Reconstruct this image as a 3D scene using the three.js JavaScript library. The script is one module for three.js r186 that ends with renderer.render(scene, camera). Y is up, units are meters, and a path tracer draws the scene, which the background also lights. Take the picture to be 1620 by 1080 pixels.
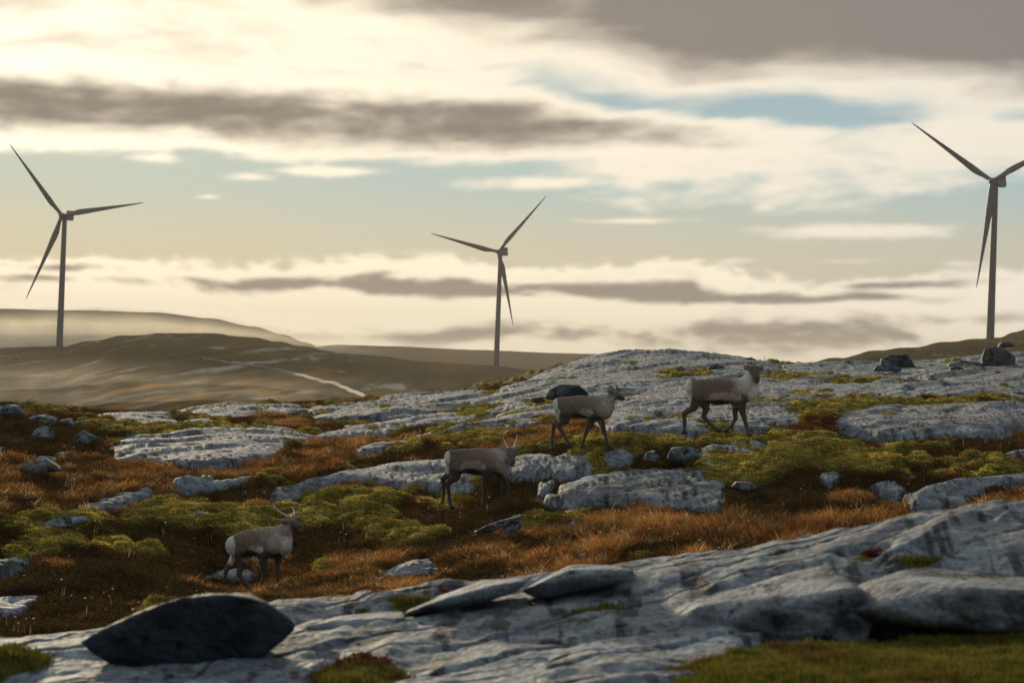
import * as THREE from 'three';
import { mergeGeometries } from 'three/addons/utils/BufferGeometryUtils.js';

// ---------------------------------------------------------------- camera
const scene = new THREE.Scene();
const EYE = 1.6, FOCAL = 3200, PITCH = Math.atan(45 / FOCAL), ROLL = 0.0385;
const camera = new THREE.PerspectiveCamera(2 * Math.atan(540 / FOCAL) * 180 / Math.PI, 1620 / 1080, 0.5, 20000);
camera.position.set(0, EYE, 0);
camera.rotation.order = 'YXZ';
camera.rotation.set(PITCH, 0, ROLL);
camera.focus = 36;
camera.userData.fStop = 4.5;
const renderer = new THREE.WebGLRenderer({ antialias: true });
renderer.toneMapping = THREE.LinearToneMapping;
renderer.toneMappingExposure = 1.3;
renderer.shadowMap.enabled = true;

// ---------------------------------------------------------------- small maths
function rng(seed) { let s = seed >>> 0; return () => { s = (s + 0x6D2B79F5) >>> 0; let t = Math.imul(s ^ (s >>> 15), 1 | s); t = (t + Math.imul(t ^ (t >>> 7), 61 | t)) ^ t; return ((t ^ (t >>> 14)) >>> 0) / 4294967296; }; }
const PERM = new Uint8Array(512);
{ const r = rng(77), p = [...Array(256).keys()]; for (let i = 255; i > 0; i--) { const j = Math.floor(r() * (i + 1)); [p[i], p[j]] = [p[j], p[i]]; } for (let i = 0; i < 512; i++) PERM[i] = p[i & 255]; }
const GX = [], GY = []; for (let i = 0; i < 16; i++) { GX.push(Math.cos(i * Math.PI / 8)); GY.push(Math.sin(i * Math.PI / 8)); }
function noise(x, y, px = 0, py = 0) {           // gradient noise, about -1 to 1; px, py: period
  let xi = Math.floor(x), yi = Math.floor(y); const xf = x - xi, yf = y - yi;
  let x1 = xi + 1, y1 = yi + 1;
  if (px) { xi = ((xi % px) + px) % px; x1 = ((x1 % px) + px) % px; yi = ((yi % py) + py) % py; y1 = ((y1 % py) + py) % py; }
  const u = xf * xf * xf * (xf * (xf * 6 - 15) + 10), v = yf * yf * yf * (yf * (yf * 6 - 15) + 10);
  const a = PERM[(PERM[xi & 255] + yi) & 255] & 15, b = PERM[(PERM[x1 & 255] + yi) & 255] & 15, c = PERM[(PERM[xi & 255] + y1) & 255] & 15, d = PERM[(PERM[x1 & 255] + y1) & 255] & 15;
  const na = GX[a] * xf + GY[a] * yf, nb = GX[b] * (xf - 1) + GY[b] * yf, nc = GX[c] * xf + GY[c] * (yf - 1), nd = GX[d] * (xf - 1) + GY[d] * (yf - 1);
  return 1.5 * (na + u * (nb - na) + v * (nc - na + u * (na - nb - nc + nd)));
}
function fbm(x, y, o = 4, g = 0.5) { let s = 0, a = 1, t = 0; for (let i = 0; i < o; i++) { s += a * noise(x, y); t += a; a *= g; x = x * 2.03 + 17.3; y = y * 2.03 - 9.1; } return s / t; }
const clamp = (x, a = 0, b = 1) => x < a ? a : x > b ? b : x;
const smooth = (a, b, x) => { const t = clamp((x - a) / (b - a)); return t * t * (3 - 2 * t); };
const mix = (a, b, t) => a + (b - a) * t;
const mix3 = (a, b, t) => [mix(a[0], b[0], t), mix(a[1], b[1], t), mix(a[2], b[2], t)];
function table(pts) { return (x) => { if (x <= pts[0][0]) return pts[0][1]; for (let i = 1; i < pts.length; i++) if (x <= pts[i][0]) return mix(pts[i - 1][1], pts[i][1], smooth(0, 1, (x - pts[i - 1][0]) / (pts[i][0] - pts[i - 1][0]))); return pts[pts.length - 1][1]; }; }
// direction of a sight line, as azimuth (0 straight ahead, right positive) and tangent of elevation
function sight(px, py) {
  const u = px - 810, v = 540 - py, c = Math.cos(ROLL), s = Math.sin(ROLL);
  const U = u * c - v * s, V = u * s + v * c, cp = Math.cos(PITCH), sp = Math.sin(PITCH);
  const y = V * cp + FOCAL * sp, z = V * sp - FOCAL * cp;
  return [Math.atan2(U, -z), y / Math.hypot(U, z)];
}
const place = (az, t, d) => new THREE.Vector3(d * Math.sin(az), EYE + d * t, -d * Math.cos(az));
const spot = (px, py, d) => { const [a, t] = sight(px, py); return place(a, t, d); };

// ---------------------------------------------------------------- sky
const SUN_AZ = -0.31, SUN_EL = 0.19;
const sunDir = new THREE.Vector3(Math.sin(SUN_AZ) * Math.cos(SUN_EL), Math.sin(SUN_EL), -Math.cos(SUN_AZ) * Math.cos(SUN_EL));
const skyTop = table([[-900, -120], [100, -90], [330, -10], [500, 55], [800, 105], [1100, 150], [1400, 180], [1620, 200], [2200, 205], [3000, 150]]);
const bandY = table([[-2000, 190], [0, 178], [400, 182], [800, 206], [1130, 216], [1400, 225]]);
const bandH = table([[-2500, 50], [-600, 76], [0, 74], [450, 70], [800, 56], [1000, 42], [1180, 26], [1400, 4], [1500, 0]]);
const deckTop = table([[-900, 400], [0, 414], [400, 412], [700, 408], [1000, 416], [1300, 430], [1620, 428], [2400, 440]]);
const strips = [[250, 259, 62, 10, .5], [400, 284, 46, 7, .5], [510, 273, 105, 10, .6], [330, 317, 30, 5, .4], [985, 349, 115, 5, .5], [1350, 366, 200, 14, .75], [1205, 328, 28, 6, .5], [1160, 412, 60, 5, .4], [1350, 413, 90, 5, .35], [1500, 415, 60, 5, .3], [118, 240, 20, 8, .25], [870, 290, 190, 14, .6]];
const streaks = [[520, 452, 330, 17, .75], [1000, 462, 420, 15, .8], [1300, 470, 200, 9, .6], [1250, 535, 260, 30, .75], [760, 528, 330, 18, .5], [90, 436, 150, 10, .5], [200, 500, 330, 9, .35], [60, 455, 120, 8, .5], [1560, 500, 200, 12, .35], [1450, 445, 120, 7, .4]];
function skyAt(az, el) {
  const U = FOCAL * az, V = FOCAL * el - 45, c = Math.cos(ROLL * Math.max(0, 1 - Math.abs(az) / 1.2)), s = Math.sin(ROLL * Math.max(0, 1 - Math.abs(az) / 1.2));
  const px = 810 + U * c + V * s, py = 540 + U * s - V * c;
  const warpx = px + 60 * noise(px / 300, py / 90 + 5), warpy = py + 14 * noise(px / 240 + 9, py / 70);
  const n1 = fbm(warpx / 620, warpy / 130, 4), n2 = fbm(warpx / 210 + 3, warpy / 52, 4), n3 = fbm(warpx / 80, warpy / 24 + 7, 5, .6);
  const sd = Math.acos(clamp(Math.cos(el) * Math.cos(SUN_EL) * Math.cos(az - SUN_AZ) + Math.sin(el) * Math.sin(SUN_EL), -1, 1));
  const glow = Math.exp(-((sd / .17) ** 2)), wide = Math.exp(-((sd / .5) ** 2));
  // clear air
  const g = clamp((420 - py) / 300), up = clamp((100 - py) / 1500);
  let col = mix3([.57, .505, .345], [.39, .475, .43], smooth(0, .5, g));
  col = mix3(col, [.285, .385, .40], smooth(.5, 1, g));
  col = mix3(col, [.16, .235, .34], smooth(0, 1, up));
  const rightward = clamp((px - 200) / 1500);
  col = mix3(mix3(col, [.64, .54, .35], .30 * (1 - rightward) * (1 - up)), col, rightward);
  const cream = [.86, .735, .545], hot = [1.14, 1.03, .80];
  const lit = mix3(cream, hot, clamp(glow * .95 + wide * .12));
  const lay = (dens, dark, soft = .3) => {
    if (dens <= 0) return;
    const a = smooth(0, soft, dens), k = smooth(soft * .75, .95, dens);
    col = mix3(col, mix3(lit, dark, k), a);
  };
  // thin bright cloud round the sun and over the right half
  const tl = smooth(1150, 250, px) * smooth(285, 205, py) * smooth(-700, -100, py + 300);
  lay(.16 + .42 * tl - .46 * (1 - tl) + .30 * n1 + .26 * n2 + .14 * n3, [.42, .35, .27], .3);
  const tr = smooth(700, 1000, px) * smooth(168, 205, py + 8 * n2) * smooth(400, 250, py);
  lay(-.28 + .62 * tr + .32 * n1 + .26 * n2 + .20 * n3, [.46, .385, .30], .34);
  const edge = smooth(700, 950, px) * smooth(270, 236, py) * smooth(185, 215, py);
  lay(-.1 + .35 * edge + .2 * n2, [.58, .48, .34], .3);
  for (const [cx, cy, rx, ry, k] of strips) {
    const q = 1 - Math.hypot((px - cx) / (rx * 1.15), (py - cy - 3 * n2) / (ry * 1.25));
    if (q > -1) lay(k * .55 * q + .17 * n3 + .1 * n2 - .03, [.62, .52, .37], .26);
  }
  // dark band and the grey sheet above
  const h = bandH(px);
  if (h > 0) { const q = 1 - Math.abs((warpy - bandY(px)) / (h * 1.18)); const fade = smooth(1400, 850, px); lay(-.02 + (.35 + .75 * fade) * Math.min(q, .72) + .22 * n1 + .26 * n2 + .22 * n3, [.212, .176, .14], .40); }
  const open = smooth(-1500, -200, py);
  const top = clamp((skyTop(px) - warpy) / 95, -1.5, 1.1);
  lay(mix(.55, .28 + .62 * top, open) + .34 * n1 + .22 * n2 + .1 * n3, mix3([.235, .198, .16], [.19, .19, .195], up), .5);
  // the low sea of cloud
  const puff = Math.abs(fbm(px / 60, py / 30 + 40, 4)); const below = (warpy - deckTop(px)) / 15 + 1.1 * n2 + .8 * n3 + 1.6 * (.25 - puff);
  if (below > -.2) {
    let thick = .40 + .16 * n1 + .26 * n2 + .26 * n3;
    for (const [cx, cy, rx, ry, k] of streaks) { const q = 1 - Math.hypot((warpx - cx) / (rx * 1.2), (warpy - cy) / (ry * 1.25)); if (q > 0) thick += 1.3 * k * q * (.8 + .7 * n3 + .5 * n2); }
    if (Math.abs(px - 810) > 1000) thick += .25 * smooth(1000, 1500, Math.abs(px - 810)) * (n1 + .4);
    const a = smooth(-.1, .9, below), lo = smooth(520, 585, py);
    const body = mix3(mix3(lit, [1.05, .88, .62], .55), mix3([.262, .217, .172], [.46, .38, .28], lo), smooth(.40, .95, thick));
    col = mix3(col, mix3(body, [.74, .59, .40], .45 * lo), a);
  }
  // the sky dims and cools away from the sun
  const far = Math.exp(-((sd / 1.0) ** 2)), f = 1.06 * mix(.455, 1, far), cool = 1 - far;
  return [col[0] * f * (1 - .32 * cool), col[1] * f * (1 - .04 * cool), col[2] * f * (1 + .50 * cool)];
}
{
  const W = 4096, H = 3072, data = new Float32Array(W * H * 4), q = 8;
  const AZ = (i) => { let a = ((i + .5) / W - .5) * 2 * Math.PI + Math.PI / 2; if (a > Math.PI) a -= 2 * Math.PI; return a; };
  // column i of the picture looks along x = cos, z = sin of its angle; straight ahead is -z
  const rows = H / 2, cw = W / q, ch = rows / q + 2, coarse = new Float32Array(cw * ch * 3);
  for (let j = 0; j < ch; j++) for (let i = 0; i < cw; i++) { const c = skyAt(AZ(i * q + q / 2 - .5), (j * q + q / 2) / H * Math.PI); coarse.set(c, (j * cw + i) * 3); }
  for (let j = 0; j < H; j++) {
    const el = (j + .5 - rows) / H * Math.PI;
    for (let i = 0; i < W; i++) {
      const o = (j * W + i) * 4, az = AZ(i); let c;
      if (el < 0) c = [.30, .26, .20];
      else if (Math.abs(az) < .42 && el < .27) c = skyAt(az, el);
      else {
        const x = (i + .5) / q - .5, y = (j - rows + .5) / q - .5, xi = Math.floor(x), yi = Math.max(0, Math.floor(y)), xf = x - xi, yf = clamp(y - yi);
        const at = (a, b) => (Math.min(b, ch - 1) * cw + ((a + cw) % cw)) * 3, A = at(xi, yi), B = at(xi + 1, yi), C = at(xi, yi + 1), D = at(xi + 1, yi + 1);
        c = [0, 1, 2].map((k) => mix(mix(coarse[A + k], coarse[B + k], xf), mix(coarse[C + k], coarse[D + k], xf), yf));
      }
      data[o] = c[0]; data[o + 1] = c[1]; data[o + 2] = c[2]; data[o + 3] = 1;
    }
  }
  const sky = new THREE.DataTexture(data, W, H, THREE.RGBAFormat, THREE.FloatType);
  sky.mapping = THREE.EquirectangularReflectionMapping; sky.magFilter = THREE.LinearFilter; sky.needsUpdate = true;
  scene.background = sky; scene.environment = sky;
}
const sun = new THREE.DirectionalLight(new THREE.Color().setRGB(1, .83, .58), 3.3);
sun.position.copy(sunDir).multiplyScalar(300); sun.castShadow = true; sun.shadow.radius = 6;
sun.shadow.mapSize.set(4096, 4096); Object.assign(sun.shadow.camera, { left: -80, right: 80, top: 80, bottom: -80, near: 1, far: 700 });
scene.add(sun); scene.add(sun.target);
scene.fog = new THREE.FogExp2(new THREE.Color().setRGB(1, .89, .70), 0.00011);
console.log('sky done');

// ---------------------------------------------------------------- helpers for objects
const taken = {};
function numbered(n) { taken[n] = (taken[n] ?? -1) + 1; return taken[n] ? n + '_' + String(taken[n]).padStart(3, '0') : n; }
function tag(o, label, category, group, kind) { o.userData.label = label; if (category) o.userData.category = category; if (group) o.userData.group = group; if (kind) o.userData.kind = kind; return o; }
function mesh(name, geo, mat, parent = scene) { const m = new THREE.Mesh(geo, mat); m.name = parent === scene ? numbered(name) : name; m.castShadow = m.receiveShadow = true; parent.add(m); return m; }
function geometry(pos, idx, col, uv) {
  const g = new THREE.BufferGeometry();
  g.setAttribute('position', new THREE.Float32BufferAttribute(pos, 3));
  if (col) g.setAttribute('color', new THREE.Float32BufferAttribute(col, 3));
  if (uv) g.setAttribute('uv', new THREE.Float32BufferAttribute(uv, 2));
  if (idx) g.setIndex(idx);
  g.computeVertexNormals();
  return g;
}
// surface textures, tileable
function texture(n, f, srgb) {
  const d = new Uint8Array(n * n * 4);
  for (let j = 0; j < n; j++) for (let i = 0; i < n; i++) { const v = f(i / n, j / n), o = (j * n + i) * 4; for (let k = 0; k < 3; k++) d[o + k] = clamp(Array.isArray(v) ? v[k] : v) * 255; d[o + 3] = 255; }
  const t = new THREE.DataTexture(d, n, n); t.wrapS = t.wrapT = THREE.RepeatWrapping; t.magFilter = THREE.LinearFilter; t.minFilter = THREE.LinearMipmapLinearFilter; t.generateMipmaps = true; t.needsUpdate = true;
  if (srgb) t.colorSpace = THREE.SRGBColorSpace;
  return t;
}
const tileFbm = (u, v, p, o, q = p) => { let s = 0, a = 1, t = 0; for (let i = 0; i < o; i++) { s += a * noise(u * p, v * q, p, q); t += a; a *= .55; p *= 2; q *= 2; } return s / t; };
const rockBump = texture(1024, (u, v) => { const a = tileFbm(u, v, 6, 6, 12), b = tileFbm(u + .3, v + .1, 24, 3, 40); const pit = smooth(.35, .6, tileFbm(u + .7, v + .2, 14, 2)); return .5 + .32 * a + .18 * b - .25 * pit; });
const rockMap = texture(1024, (u, v) => {
  const a = tileFbm(u + .5, v, 5, 6, 9), b = tileFbm(u, v + .4, 40, 3), l = smooth(.22, .5, tileFbm(u + .2, v + .6, 9, 5)), dk = smooth(.3, .55, tileFbm(u + .9, v + .35, 12, 5));
  const w = .84 + .30 * a + .24 * b - .5 * dk;
  return [w + .07 * l, w + .11 * l, w + .03 * l];
}, true);
const soilBump = texture(512, (u, v) => .5 + .3 * tileFbm(u, v, 10, 5) + .2 * tileFbm(u + .4, v + .4, 60, 2));

// ---------------------------------------------------------------- terrain as thin plates through surveyed points
function plate(points, kv) {                     // points: [px, py, distance]
  const P = points.map(([px, py, d]) => { const [a, t] = sight(px, py); return [a, kv * Math.log(d), t]; }), n = P.length, m = n + 3;
  const phi = (r2) => r2 > 1e-12 ? .5 * r2 * Math.log(r2) : 0;
  const A = []; for (let i = 0; i < m; i++) A.push(new Float64Array(m + 1));
  for (let i = 0; i < n; i++) { for (let j = 0; j < n; j++) A[i][j] = phi((P[i][0] - P[j][0]) ** 2 + (P[i][1] - P[j][1]) ** 2); A[i][i] += 2e-4; A[i][n] = A[n][i] = 1; A[i][n + 1] = A[n + 1][i] = P[i][0]; A[i][n + 2] = A[n + 2][i] = P[i][1]; A[i][m] = P[i][2]; }
  for (let c = 0; c < m; c++) { let p = c; for (let r = c + 1; r < m; r++) if (Math.abs(A[r][c]) > Math.abs(A[p][c])) p = r; [A[c], A[p]] = [A[p], A[c]]; for (let r = c + 1; r < m; r++) { const f = A[r][c] / A[c][c]; if (f) for (let k = c; k <= m; k++) A[r][k] -= f * A[c][k]; } }
  const w = new Float64Array(m); for (let r = m - 1; r >= 0; r--) { let s = A[r][m]; for (let k = r + 1; k < m; k++) s -= A[r][k] * w[k]; w[r] = s / A[r][r]; }
  return (a, ln) => { const v = kv * ln; let s = w[n] + w[n + 1] * a + w[n + 2] * v; for (let i = 0; i < n; i++) { const dx = a - P[i][0], dy = v - P[i][1], r2 = dx * dx + dy * dy; if (r2 > 1e-12) s += w[i] * .5 * r2 * Math.log(r2); } return s; };
}
const columns = {
  '-280': [[1010, 21], [900, 26], [800, 31], [720, 37], [655, 46], [625, 55], [665, 75], [730, 125]],
  '0': [[1005, 22], [930, 26], [880, 29], [800, 33], [745, 37], [695, 42], [648, 48], [675, 66], [760, 125]],
  '200': [[990, 23], [905, 28], [835, 32], [775, 36], [728, 40], [692, 45], [656, 54], [700, 75], [770, 125]],
  '400': [[965, 25.5], [934, 29], [880, 31.5], [825, 34], [772, 37], [727, 40], [690, 46], [658, 57], [641, 65], [690, 85], [760, 125]],
  '600': [[950, 25.5], [900, 29], [850, 32], [800, 35], [760, 37.5], [737, 40], [702, 45], [672, 52], [645, 62], [630, 68], [690, 90], [740, 125]],
  '750': [[930, 26], [860, 30], [800, 35], [762, 36.5], [737, 38.5], [702, 43], [672, 50], [642, 60], [618, 71], [670, 92], [720, 125]],
  '915': [[900, 26.5], [830, 31], [770, 34.3], [737, 36], [712, 37], [680, 42], [650, 50], [612, 64], [570, 84], [620, 104], [680, 125]],
  '1060': [[892, 27], [830, 30.5], [790, 33.2], [745, 35.7], [710, 38], [688, 40], [640, 50], [600, 66], [558, 86], [600, 104], [670, 125]],
  '1200': [[885, 27], [830, 30], [780, 33.5], [735, 36], [702, 39], [677, 41], [632, 51], [602, 64], [574, 84], [612, 104], [670, 125]],
  '1400': [[870, 27.5], [820, 30.5], [770, 33.5], [730, 36.5], [697, 39.5], [662, 44], [632, 51], [602, 62], [577, 80], [602, 97], [660, 125]],
  '1620': [[838, 28], [792, 31], [757, 34], [717, 38], [690, 41], [652, 46], [622, 52], [592, 62], [560, 80], [582, 97], [630, 125]],
  '1900': [[815, 28], [745, 34], [695, 41], [635, 50], [570, 72], [545, 86], [572, 110], [600, 125]],
};
const crestRow = table([[-280, 1020], [0, 1010], [520, 968], [700, 932], [1000, 900], [1200, 896], [1620, 835], [1900, 815]]);
const surveyed = [];
for (const [px, rows] of Object.entries(columns)) { for (const [py, d] of rows) surveyed.push([+px, py, d]); surveyed.push([+px, crestRow(+px) + 190, 13], [+px, crestRow(+px) + 70, 18]); }
const slope = plate(surveyed, .55);
const LN0 = Math.log(13.5), LN1 = Math.log(124);
function onGround(px, py) {                      // the point of the hillside met by a sight line: [azimuth, ln distance]
  const [a, t] = sight(px, py); let best = -9, at = LN1;
  for (let l = Math.log(20); l < Math.log(95); l += .006) { const s = slope(a, l); if (s >= t) return [a, l]; if (s > best) { best = s; at = l; } }
  return [a, at + .03];
}
function outline(poly, find = onGround) {
  const p = []; poly.forEach(([x, y], i) => { const [X, Y] = poly[(i + 1) % poly.length]; const n = Math.max(1, Math.ceil(Math.hypot(X - x, Y - y) / 45)); for (let k = 0; k < n; k++) p.push(find(mix(x, X, k / n), mix(y, Y, k / n))); });
  const a = p.map((q) => q[0]), l = p.map((q) => q[1]);
  return { p, a0: Math.min(...a) - .012, a1: Math.max(...a) + .012, l0: Math.min(...l) - .03, l1: Math.max(...l) + .03 };
}
function inside(o, a, l) {                       // signed distance to an outline, in units of the distance from the camera foot; positive inside
  if (a < o.a0 || a > o.a1 || l < o.l0 || l > o.l1) return -1;
  let d2 = 1, c = false; const p = o.p;
  for (let i = 0, j = p.length - 1; i < p.length; j = i++) {
    const x0 = p[j][0], y0 = p[j][1], ex = p[i][0] - x0, ey = p[i][1] - y0, wx = a - x0, wy = l - y0, k = clamp((wx * ex + wy * ey) / (ex * ex + ey * ey + 1e-12)), bx = wx - k * ex, by = wy - k * ey;
    d2 = Math.min(d2, bx * bx + by * by);
    if ((p[i][1] > l) !== (y0 > l) && a < (x0 - p[i][0]) * (l - p[i][1]) / (y0 - p[i][1]) + p[i][0]) c = !c;
  }
  return (c ? 1 : -1) * Math.sqrt(d2);
}
// bare rock on the hillside: [label, step at its foot in metres, outline]
const slabs = [
  ['broad pale grey rock slab in orange grass, wedge of moss above it', .22, [[178, 700], [215, 685], [288, 682], [363, 677], [420, 675], [470, 680], [500, 690], [452, 708], [430, 718], [400, 722], [370, 733], [335, 737], [300, 733], [257, 729], [197, 727], [176, 722]]],
  ['grey rock shelf just below the valley edge beside the boulder pile', .2, [[155, 659], [210, 653], [265, 652], [270, 660], [287, 679], [250, 671], [225, 674], [180, 676], [165, 668]]],
  ['small tongue of grey rock between two moss strips', .15, [[277, 668], [310, 662], [345, 665], [380, 675], [350, 678], [300, 673]]],
  ['thin skyline rock shelf in front of the sunlit valley', .2, [[277, 653], [311, 644], [337, 640], [420, 641], [470, 639], [485, 648], [450, 655], [420, 655], [376, 660], [337, 659]]],
  ['long smooth blue grey rock swell on the skyline below the road bend', .3, [[490, 644], [535, 640], [590, 634], [633, 627], [690, 621], [745, 618], [790, 622], [770, 640], [700, 653], [640, 660], [600, 663], [540, 663], [495, 660]]],
  ['narrow ribbon of rock rising from the orange grass towards the skyline swell', .22, [[498, 690], [545, 674], [607, 667], [685, 658], [737, 653], [775, 657], [740, 664], [690, 667], [649, 674], [623, 681], [600, 688], [560, 690], [520, 691]]],
  ['pale rock ramp behind the lowered head of the walking reindeer', .2, [[690, 690], [711, 684], [763, 668], [800, 654], [850, 651], [900, 650], [880, 664], [830, 672], [790, 680], [740, 685]]],
  ['short pale rock finger in mossy grass above the long white slab', .18, [[560, 716], [590, 704], [633, 696], [680, 688], [700, 688], [660, 698], [625, 708], [600, 714], [566, 724]]],
  ['long whitish rock slab reaching behind the reindeer to the mossy steps', .3, [[428, 772], [478, 756], [530, 745], [607, 739], [706, 733], [770, 729], [805, 727], [847, 718], [930, 717], [981, 711], [1015, 712], [987, 727], [955, 733], [935, 745], [898, 753], [860, 750], [805, 746], [770, 755], [747, 764], [732, 768], [690, 763], [659, 761], [602, 756], [545, 753], [490, 764], [472, 776], [447, 790], [439, 799], [431, 786]]],
  ['great rounded rock dome on the skyline above the spike antlered calf', .3, [[715, 640], [780, 622], [862, 588], [930, 563], [981, 558], [1025, 556], [1090, 559], [1137, 564], [1200, 564], [1235, 577], [1230, 590], [1150, 600], [1060, 606], [1000, 632], [940, 655], [890, 655], [800, 652], [760, 655], [720, 650]]],
  ['wide cracked rock pavement behind the largest reindeer', .28, [[955, 645], [985, 627], [1060, 607], [1100, 605], [1200, 601], [1300, 599], [1400, 601], [1480, 608], [1640, 606], [1640, 630], [1560, 628], [1440, 631], [1300, 634], [1260, 640], [1280, 655], [1270, 668], [1200, 676], [1100, 684], [1030, 677], [965, 676], [935, 668], [945, 655]]],
  ['boulder strewn rock shoulder below the turbine hill', .25, [[1240, 578], [1304, 571], [1335, 573], [1400, 575], [1440, 562], [1480, 557], [1550, 555], [1640, 553], [1760, 550], [1760, 600], [1620, 608], [1540, 605], [1480, 602], [1400, 597], [1300, 595], [1240, 592]]],
  ['large smooth whaleback rock beside the red and brown heath', .35, [[1315, 662], [1330, 653], [1400, 644], [1480, 641], [1560, 641], [1660, 646], [1640, 660], [1590, 675], [1560, 687], [1500, 690], [1450, 692], [1400, 688], [1360, 676], [1320, 673]]],
  ['rock strip among cobbles between moss mats and the whaleback', .15, [[1500, 620], [1560, 609], [1680, 606], [1700, 628], [1620, 626], [1560, 619]]],
  ['smooth wet looking violet grey slab above the orange grass', .3, [[883, 768], [966, 747], [1033, 739], [1085, 742], [1137, 764], [1160, 776], [1150, 795], [1110, 800], [1060, 800], [981, 786], [885, 785]]],
  ['greenish lichen slab stepping down into yellow moss', .25, [[1102, 713], [1116, 707], [1160, 704], [1215, 700], [1215, 708], [1165, 718], [1173, 726], [1163, 738], [1130, 750], [1105, 742], [1108, 728]]],
  ['split grey rock ledge in tall orange grass', .35, [[1438, 788], [1495, 766], [1563, 752], [1640, 744], [1640, 757], [1570, 768], [1545, 776], [1518, 776], [1516, 792], [1459, 796]]],
  ['small pale rock edge in moss above the split ledge', .18, [[1563, 723], [1600, 713], [1640, 707], [1640, 716], [1590, 723]]],
  ['slim slanting rock streak in brown heath', .2, [[89, 812], [145, 794], [187, 781], [230, 772], [245, 776], [223, 786], [181, 798], [135, 807], [100, 814]]],
  ['thin pale rock streak capped by a moss hump', .18, [[270, 767], [337, 759], [397, 751], [392, 757], [355, 770], [295, 777]]],
  ['low rock lip against the end of the whitish slab', .15, [[383, 777], [420, 767], [428, 764], [428, 772], [395, 779]]],
  ['dark wedge of rock poking from green moss', .25, [[-60, 905], [0, 887], [44, 875], [40, 884], [16, 896], [0, 906], [-60, 925]]],
  ['flat rock sliver half sunk in grass near the leaning slab', .2, [[598, 901], [640, 888], [668, 881], [693, 890], [692, 896], [641, 906], [615, 907]]],
  ['pale stone patch behind the legs of the antlered reindeer', .15, [[311, 914], [337, 902], [357, 896], [380, 898], [404, 899], [404, 909], [370, 914], [335, 912]]],
];
const mossMats = [
  [[1268, 643], [1330, 635], [1450, 631], [1560, 628], [1640, 634], [1640, 640], [1560, 636], [1480, 637], [1400, 641], [1330, 650], [1290, 652]],
  [[1055, 601], [1062, 587], [1105, 587], [1112, 597]], [[1295, 604], [1330, 601], [1400, 600], [1408, 606], [1340, 609]], [[1205, 600], [1240, 594], [1290, 592], [1296, 598], [1240, 604]],
  [[1022, 669], [1040, 657], [1076, 656], [1060, 664]], [[1255, 625], [1270, 618], [1285, 621], [1270, 626]], [[1200, 640], [1225, 633], [1222, 638]], [[700, 652], [740, 640], [790, 648], [740, 655]],
  [[180, 689], [190, 676], [240, 672], [290, 680], [240, 687]], [[290, 678], [330, 672], [360, 674], [330, 682]], [[850, 636], [880, 632], [878, 645], [835, 650]],
].map((p) => outline(p));
slabs.forEach((s) => { s.o = outline(s[2]); });
// heath, moss and grass: [px, py, rx, ry, kind]; kind 0 orange grass, 1 moss, 2 dark heath, 3 red heath
const patches = [
  [150, 760, 150, 40, 0], [330, 740, 170, 22, 0], [480, 715, 90, 20, 0], [560, 700, 60, 14, 0], [1000, 690, 110, 8, 0], [850, 690, 70, 12, 0], [560, 925, 220, 22, 0], [900, 860, 300, 30, 0], [1150, 850, 300, 26, 0], [1450, 830, 260, 28, 0], [1400, 790, 120, 12, 0], [1000, 812, 150, 12, 0], [800, 780, 40, 12, 0], [440, 905, 60, 22, 0], [90, 780, 120, 25, 0], [660, 665, 80, 6, 0], [460, 668, 80, 6, 0], [1560, 800, 90, 14, 0],
  [580, 785, 130, 26, 1], [480, 830, 120, 14, 1], [640, 840, 90, 14, 1], [190, 815, 110, 16, 1], [260, 795, 60, 10, 1], [60, 865, 70, 14, 1], [140, 850, 90, 14, 1], [330, 815, 60, 10, 1], [860, 705, 90, 8, 1], [1000, 700, 120, 9, 1], [1150, 695, 140, 7, 1], [1220, 725, 90, 18, 1], [1190, 760, 60, 18, 1], [1320, 735, 80, 12, 1], [1480, 735, 120, 9, 1], [1340, 715, 60, 9, 1], [900, 815, 80, 10, 1], [700, 700, 130, 12, 1], [480, 745, 60, 6, 1], [760, 680, 60, 8, 1], [740, 655, 60, 6, 1], [1300, 690, 60, 6, 1], [1300, 640, 160, 8, 1],
  [150, 920, 220, 34, 2], [330, 870, 140, 22, 2], [780, 820, 120, 16, 2], [820, 765, 70, 10, 2], [1270, 800, 150, 22, 2], [1100, 870, 200, 16, 2], [1330, 770, 120, 14, 2], [60, 700, 80, 24, 2], [700, 880, 160, 16, 2], [1560, 690, 50, 12, 2],
  [1300, 675, 120, 8, 3], [1500, 630, 80, 5, 3], [1560, 612, 60, 5, 3], [950, 735, 60, 8, 3], [1380, 690, 120, 8, 3], [230, 795, 60, 8, 3], [700, 712, 90, 6, 3], [1450, 760, 120, 8, 3],
].map(([px, py, rx, ry, kind]) => { const [a, l] = onGround(px, py), up = onGround(px, Math.max(py - ry, 575))[1], dn = onGround(px, py + ry)[1]; return { a, l, ra: rx / FOCAL, rl: Math.max(.02, (up - dn) / 2), kind }; });
function cover(a, l, x, z) {                     // weights of the four kinds of ground cover
  const w = [.30 + .8 * fbm(x * .75 + 4, z * .36, 4), .40 + .8 * fbm(x * .85 + 31, z * .4 - 8, 4), .46 + .8 * fbm(x * .8 - 12, z * .38 + 40, 4), .20 + .8 * fbm(x * .9 + 70, z * .42 + 11, 4)];
  for (const p of patches) { const da = (a - p.a) / p.ra, dl = (l - p.l) / p.rl, q = da * da + dl * dl; if (q < 4) w[p.kind] += .55 * Math.exp(-q * .9); }
  return w;
}
const strike = (x, z) => x * .50 + z * .866;     // along the layering; across it:
const across = (x, z) => -x * .866 * .55 - z * .50 * 1.0;
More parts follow.
